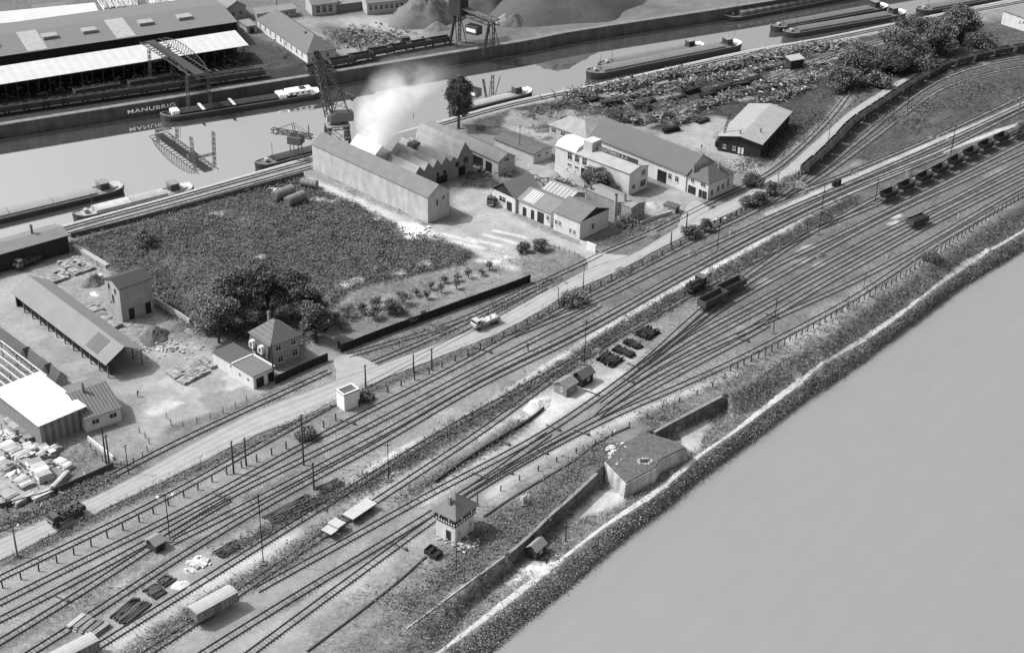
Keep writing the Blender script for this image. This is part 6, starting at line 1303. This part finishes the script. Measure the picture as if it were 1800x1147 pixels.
for i, (px, py, h, rad, lab) in enumerate(((1478,156,6.5,5.5,'leftmost bushy tree at the edge of the scrap yard'), (1500,135,7.5,6,'dark bushy tree beside the scrap yard tracks'), (1512,112,6.5,5,'tree behind the dark bushy one by the scrap yard'), (1570,128,8,6,'near left tree of the big upper right group'), (1592,112,11,8,'big tree in the middle of the upper right group'),
      (1600,85,11,7.5,'tree at the back left of the upper right group'), (1640,92,11.5,7.5,'dark tree at the centre right of the upper right group'), (1575,100,9,6.5,'tree at the left flank of the upper right group'), (1683,63,11,6.5,'rightmost separate tall tree near the canal'), (1625,128,4,4,'low bush at the road end of the upper right group'), (1660,72,8.5,6,'tree between the group and the separate tall tree'), (1715,80,3,6,'low spreading bush beside the curved coal train'), (1540,150,3.5,4,'low bush at the foot of the upper right group'))):
    tree(px, py, h, rad, lab, LEAFD if i % 2 else LEAF, 1500, group='upper right trees', size=.5, low=.08)
for i, (px, py, h, rad, lab) in enumerate(((1213,416,2.6,2.6,'left round bush on the verge beyond the road junction'), (1241,405,3.2,1.8,'narrow bush right of the round one beyond the junction'), (1316,362,2.6,2.2,'left bush of three along the road past the white house'), (1333,357,3,2.2,'middle bush of three along the road past the white house'), (1355,342,4,1.6,'right pointed bush of three along the road past the white house'),
      (1008,530,2.2,3.4,'dark bush on the verge behind the road poles'), (1000,536,1.8,2.6,'low left neighbour of the dark verge bush'), (920,443,2.6,1.4,'left little tree at the yard edge by the junction'), (947,440,3,1.9,'right bushy little tree at the yard edge by the junction'), (640,702,1.6,1.6,'bush against the transformer house'), (540,768,2.0,2.0,'bush on the verge below the tall dark pole'), (1126,192,3,3.5,'dark bush beside the scrap yard hall'), (1088,208,3.5,4.2,'round dark bush behind the dark roofed hall'), (255,432,4.2,3.2,'pale round bush in the upper meadow'), (1100,395,2.4,3,'dark hedge clump beside the tall factory chimney'), (1322,326,3.2,3,'bush cluster behind the white hipped house'), (1640,455,1.6,3.0,'dark bush at the bent post fence'), (1110,213,3.4,3.2,'bush right of the round dark one behind the hall'))):
    tree(px, py, h, rad, lab, (LEAFD, LEAF, LEAF2)[i % 3], 420, cat='bush', name='bush', size=.3, low=.02, group='bushes')
orch = ((600,575),(587,566),(612,553),(636,548),(658,556),(662,538),(685,548),(690,543),(708,531),(723,566),(732,516),(745,556),(750,521),(757,505),(775,510),(781,493),(803,490),(823,485),(802,503),(847,480),(860,470),(700,548))
for k, (px, py) in enumerate(orch):
    big = px < 720; tree(px, py+4, rnd.uniform(2.6, 3.6) if big else rnd.uniform(1.8, 2.6), rnd.uniform(1.3, 2.2) if big else rnd.uniform(.7, 1.0), '%s young fruit tree from the left in the orchard strip' % ORD[sorted(o[0] for o in orch).index(px)], LEAF if k % 3 else LEAFD, 150 if big else 60, cat='tree', name='fruit_tree', size=.24, low=.3, group='young fruit trees')
# ground cover no one could count
def scatter(name, pts, n_, size, m, per=5, z=0., hmax=.6, spread=.5, zfun=None, dens=None, follow=False):
    P = GL(pts, z); bx = [p[0] for p in P]; by = [p[1] for p in P]; k = n_*3; x = nr.uniform(min(bx), max(bx), k); y = nr.uniform(min(by), max(by), k); ok = inside(x, y, P)
    if dens: ok &= (fbm(x, y, dens, 3)+nr.uniform(-.12, .12, k) > 0)
    x, y = x[ok][:n_], y[ok][:n_]; zz = np.array([ground_z(a_, b_) for a_, b_ in zip(x, y)])
    V, F_ = leafcloud(np.stack([x, y, zz+nr.uniform(0, 1, len(x))**1.5*hmax*.6], 1), size*.8, per, spread, .72); o = npmesh(name, V, F_, m); tag(o, kind='stuff')
GR = mat(.115, .35, .2, .95, island=.4); GR2 = mat(.135, .35, .2, .95, island=.4); GRD = mat(.075, .35, .2, .95, island=.45)
scatter('undergrowth', MEADOW, 6500, .24, GR, 6, hmax=.9, spread=.5); scatter('undergrowth', MEADOW, 2600, .22, GR2, 6, hmax=1.2, spread=.45, dens=7); scatter('undergrowth', MEADOW, 1300, .3, GRD, 6, hmax=.8, spread=.6, dens=5)
scatter('undergrowth', MEADOW, 1500, .2, mat(.17, .3, .25, .95, island=.4), 6, hmax=1.2, spread=.7, dens=13)
scatter('grass', ORCH, 1200, .18, GR2, 4, hmax=.3, dens=6)
WEDGE = [GL([(985,925),(1052,862),(1100,866),(1085,885),(1040,903),(1005,922)], ZP), GL([(1188,762),(1252,735),(1225,795),(1208,790),(1195,780)], ZP), GL([(920,985),(945,990),(985,985),(980,998),(940,1010),(925,1000)], ZP)]
def along(name, pts, w, n_, size, m, per=5, z=0., hmax=.6, spread=.4, dens=None):
    P = resample(GL(pts, z), .5); C = []
    for i in range(n_*2):
        p = P[rnd.randrange(len(P)-1)]; x, y = p.x+rnd.gauss(0, w*.3), p.y+rnd.gauss(0, w*.3); C.append((x, y))
    C = np.array(C)
    if dens: C = C[fbm(C[:, 0], C[:, 1], dens, 3)+nr.uniform(-.1, .1, len(C)) > 0]
    pd = segdist(C[:, 0], C[:, 1], PW); C = C[pd > .9]
    C = C[C[:, 1] > yl(RWe, C[:, 0])+(.2 if z < -5 else -50)]
    for wp in WEDGE: C = C[~inside(C[:, 0], C[:, 1], wp)]
    C = C[:n_]; zz = np.array([ground_z(a_, b_) for a_, b_ in C]); V, F_ = leafcloud(np.stack([C[:, 0], C[:, 1], zz+nr.uniform(0, 1, len(C))*hmax*.6], 1), size*.8, per, spread*1.2, .72); tag(npmesh(name, V, F_, m), kind='stuff')
bank = [(a_[0]+7, a_[1]+7) for a_ in ((700,1212),(780,1150),(860,1097),(951,1028),(1021,975),(1102,905),(1170,855),(1229,805),(1350,727),(1426,672),(1512,615),(1582,560),(1673,490),(1800,413),(1900,355))]
along('bank_growth', [(780,1203),(860,1147),(951,1069),(1021,1011),(1102,940),(1170,890),(1229,837),(1350,753),(1426,694),(1512,638),(1582,580),(1673,512),(1800,437),(1900,378)], 1.6, 6500, .15, mat(.17, .35, .2, .95, island=.35), 5, WR, .6, .3)
along('bank_growth', bank, 6.5, 6500, .17, mat(.19, .35, .2, .95, island=.3), 5, -4.5, .6, .5)
along('bank_growth', bank, 7, 700, .22, GR, 6, -4.5, .9, .6, 5)
along('bank_growth', bank, 8, 2200, .2, mat(.25, .3, .25, .95, island=.3), 5, -4.5, .5, .5, 4)
along('grass', [(1250,700),(1350,660),(1440,620),(1560,540),(1680,465),(1800,390)], 14, 3800, .24, GR, 4, -1.5, .4, .4); along('grass', [(720,1120),(850,1020),(950,960),(1100,840),(1240,760),(1350,690)], 8, 2200, .2, GR2, 4, -3, .35, .3, 5)
along('grass', [(700,1070),(800,1000),(900,925),(1000,850),(1060,800),(1200,715)], 9, 3000, .22, GR, 4, 0, .4, .4, 6)
along('grass', [(560,885),(640,850),(720,805),(800,755),(850,728),(900,700),(1000,640),(1100,575),(1200,520),(1350,437),(1440,385),(1500,350)], 5, 4200, .24, GRD, 4, 0, .45, .35)
along('grass', [(20,985),(101,943),(253,868),(450,776),(560,722),(634,692),(761,641),(900,583),(1011,520),(1087,486),(1150,452),(1207,423),(1308,370),(1410,300)], 2.4, 2600, .2, GR2, 4, 0, .4, .35)
along('grass', [(240,1147),(330,1085),(420,1030),(500,985),(560,940),(640,895)], 4.5, 1500, .2, GR, 4, 0, .3, .35); along('grass', [(700,880),(800,820),(860,785),(930,735)], 3.5, 800, .2, GR, 4, 0, .3, .35); along('grass', [(400,970),(480,925),(560,880)], 3, 700, .22, GRD, 4, 0, .4, .4)
along('grass', [(640,625),(720,595),(830,562),(900,530),(1010,478)], 5, 900, .2, GR2, 4, 0, .3, .35, 5); along('grass', [(0,925),(100,885),(200,832)], 4, 800, .24, GR, 4, 0, .4, .4); along('grass', [(1480,165),(1560,120),(1650,90),(1760,65)], 14, 1800, .3, GR, 4, 0, .5, .5); along('grass', [(930,205),(980,190),(1020,180)], 5, 300, .3, GRD, 4, 0, .6, .5); along('grass', [(1560,220),(1650,180),(1760,140)], 16, 1800, .26, GR, 4, 0, .3, .4, 7)
along('grass', [(1300,300),(1350,270),(1400,230),(1440,200)], 8, 900, .3, GRD, 4, 0, .6, .5); along('grass', [(1075,425),(1120,405),(1190,380)], 4, 400, .2, GR, 4, 0, .4, .3)
# ---- smoke: a soft plume from the kiln roofs
def smoke():
    c = G3(664, 232, 16); q = MB(); r = empty('tmp', 0, 0); bpy.data.objects.remove(r)
    w = 26; ob = MB().box(-w*.5, w*.95, -w*.5, w*.75, 0, 26).build('smoke', bpy.data.materials.new('smoke_volume')); ob.location = (G3(662, 262, 8)); tag(ob, kind='stuff')
    m = ob.data.materials[0]; m.use_nodes = True; n = m.node_tree; n.nodes.clear(); L = n.links.new
    out = n.nodes.new('ShaderNodeOutputMaterial'); pv = n.nodes.new('ShaderNodeVolumePrincipled'); pv.inputs['Color'].default_value = (.93,)*3+(1,); pv.inputs['Anisotropy'].default_value = .1
    tc = n.nodes.new('ShaderNodeTexCoord'); sp = n.nodes.new('ShaderNodeSeparateXYZ'); nz_ = n.nodes.new('ShaderNodeTexNoise'); nz_.inputs['Scale'].default_value = .16; nz_.inputs['Detail'].default_value = 4; nz_.inputs['Distortion'].default_value = .6
    L(tc.outputs['Object'], nz_.inputs['Vector']); L(tc.outputs['Object'], sp.inputs[0])
    def M(op, a_, b_, cl=False):
        k = n.nodes.new('ShaderNodeMath'); k.operation = op; k.use_clamp = cl
        for i, s in enumerate((a_, b_)):
            if isinstance(s, (int, float)): k.inputs[i].default_value = s
            else: L(s, k.inputs[i])
        return k.outputs[0]
    z = sp.outputs[2]; cx = M('MULTIPLY', M('MULTIPLY', z, z), .022); rad = M('ADD', M('MULTIPLY', z, .34), 5.0)
    dx = M('SUBTRACT', sp.outputs[0], cx); dy = M('SUBTRACT', sp.outputs[1], M('MULTIPLY', z, .10)); d = M('SQRT', M('ADD', M('MULTIPLY', dx, dx), M('MULTIPLY', dy, dy)), 0)
    f = M('SUBTRACT', 1.0, M('DIVIDE', d, rad), True); f = M('MULTIPLY', f, M('SUBTRACT', M('MULTIPLY', nz_.outputs['Fac'], 3.2), 1.15, True))
    f = M('MULTIPLY', f, M('POWER', M('SUBTRACT', 1.0, M('DIVIDE', z, 26.0), True), 1.6)); L(M('MULTIPLY', f, 1.9), pv.inputs['Density']); L(pv.outputs[0], out.inputs['Volume'])
smoke()
SC.cycles.volume_bounces = 5; SC.cycles.volume_step_rate = 2; SC.cycles.volume_max_steps = 128
# remove prototypes nobody placed
for o in list(COL.objects):
    if o.parent is None and o.get('label') == 'x':
        for c in list(COL.objects):
            if c.parent == o: bpy.data.objects.remove(c)
        bpy.data.objects.remove(o)

for k, (px, py) in enumerate(sorted(((609,742),(850,617),(881,777),(842,836),(970,751),(948,792),(885,828),(1112,643),(1100,668),(1355,555),(1038,690),(106,1052),(1020,760),(1302,597),(700,960),(388,873)))):
    x, y = G(px, py); r = empty('point_lever', x, y, 0, R(-30+rnd.uniform(-8, 8)), '%s point rod and lever from the left among the tracks' % ORD[k], 'point lever', 'point levers')
    MB().box(-1.6, 1.6, -.07, .07, .12, .28).build('rod', IRON, r); MB().box(1.6, 2.2, -.22, .22, 0, .45).tube((1.9, 0, .4), (2.2, .1, 1.1), .06, 5).build('lever', IRON, r)

wall_line('kerb_wall', 'thin pale kerb line running down the grass slope left of the flood wall', 'kerb', GL([(715,1105),(800,1042),(895,972)]), -.3, .22, .25, mat(.3, .2, .6, .9), 3)
wall_line('cable_duct', 'low dark cable duct along the edge of the tracks near the bottom', 'cable duct', GL([(540,1145),(620,1085),(700,1022),(760,968)]), 0, .3, .3, mat(.06, .3, .6, .9), 3)
wall_line('cable_duct', 'low dark cable duct between signal box and bunker along the yard edge', 'cable duct', GL([(850,908),(920,862),(1000,815),(1060,772),(1120,745)]), 0, .3, .35, mat(.08, .3, .6, .9), 3)
wall_line('loading_ramp', 'long low dark ramp wall beside the light walkway left of the huts', 'ramp', GL([(765,848),(840,795),(935,736),(962,712)]), 0, .7, .3, mat(.05, .3, .6, .9), 3)
a = Vector(G(969, 1001, ZP)); b = Vector(G(994, 1031, WR)); r = empty('steps', a.x, a.y, 0, 0, 'narrow concrete steps leading from the tow path down to the river', 'steps'); q = MB()
for i in range(16):
    p = (b-a)*i/15; q.obox((p.x, p.y, ZP+.1+(WR-ZP)*i/15), (.9, .32, .25), math.atan2((b-a).y, (b-a).x)+math.pi/2)
q.build('treads', mat(.3, .2, 1, .9), r)
x, y = G(921, 884); r = empty('ruined_pillar', x, y, 0, .4, 'broken pale masonry stump in the grass between signal box and bunker', 'ruin'); q = MB()
for i in range(9): q.obox((rnd.uniform(-.8, .8), rnd.uniform(-.6, .6), .9), (.35, .35, rnd.uniform(1.2, 2.6)), rnd.uniform(0, 1), rnd.uniform(-.12, .12))
q.build('masonry', mat(.4, .25, 1, .9), r); MB().box(-1.2, 1.2, -1, 1, 0, .25).build('footing', mat(.2, .25, 1, .9), r)
rubble('rubble', None, (815,958), 12, 5, 70, .4, .5); rubble('rubble', None, (935,992), 5, 3, 20, .45, .35) if False else None

bs = ((985,186),(1040,176),(1075,182),(1105,158),(1140,178),(1165,150),(1190,172),(1215,160),(1245,168),(1270,156),(1300,150),(1325,140),(1180,228),(1210,205),(1235,212),(1345,172),(1375,168),(1405,160),(1330,186),(1440,112),(1465,120),(1300,118))
for k, (cx, cy) in enumerate(sorted(bs)):
    s_ = rnd.uniform(.8, 1.3); rail_pile('%s stack of beams from the left among the scrap heaps' % ORD[k], (cx-10*s_, cy+4), (cx-17*s_, cy), (cx+16*s_, cy-3), h=rnd.choice([.8, 1.2, 1.6]), tone=rnd.choice([.035, .05, .2, .06]), n_=6, name='beam_stack', cat='beam stack', mess=.05)
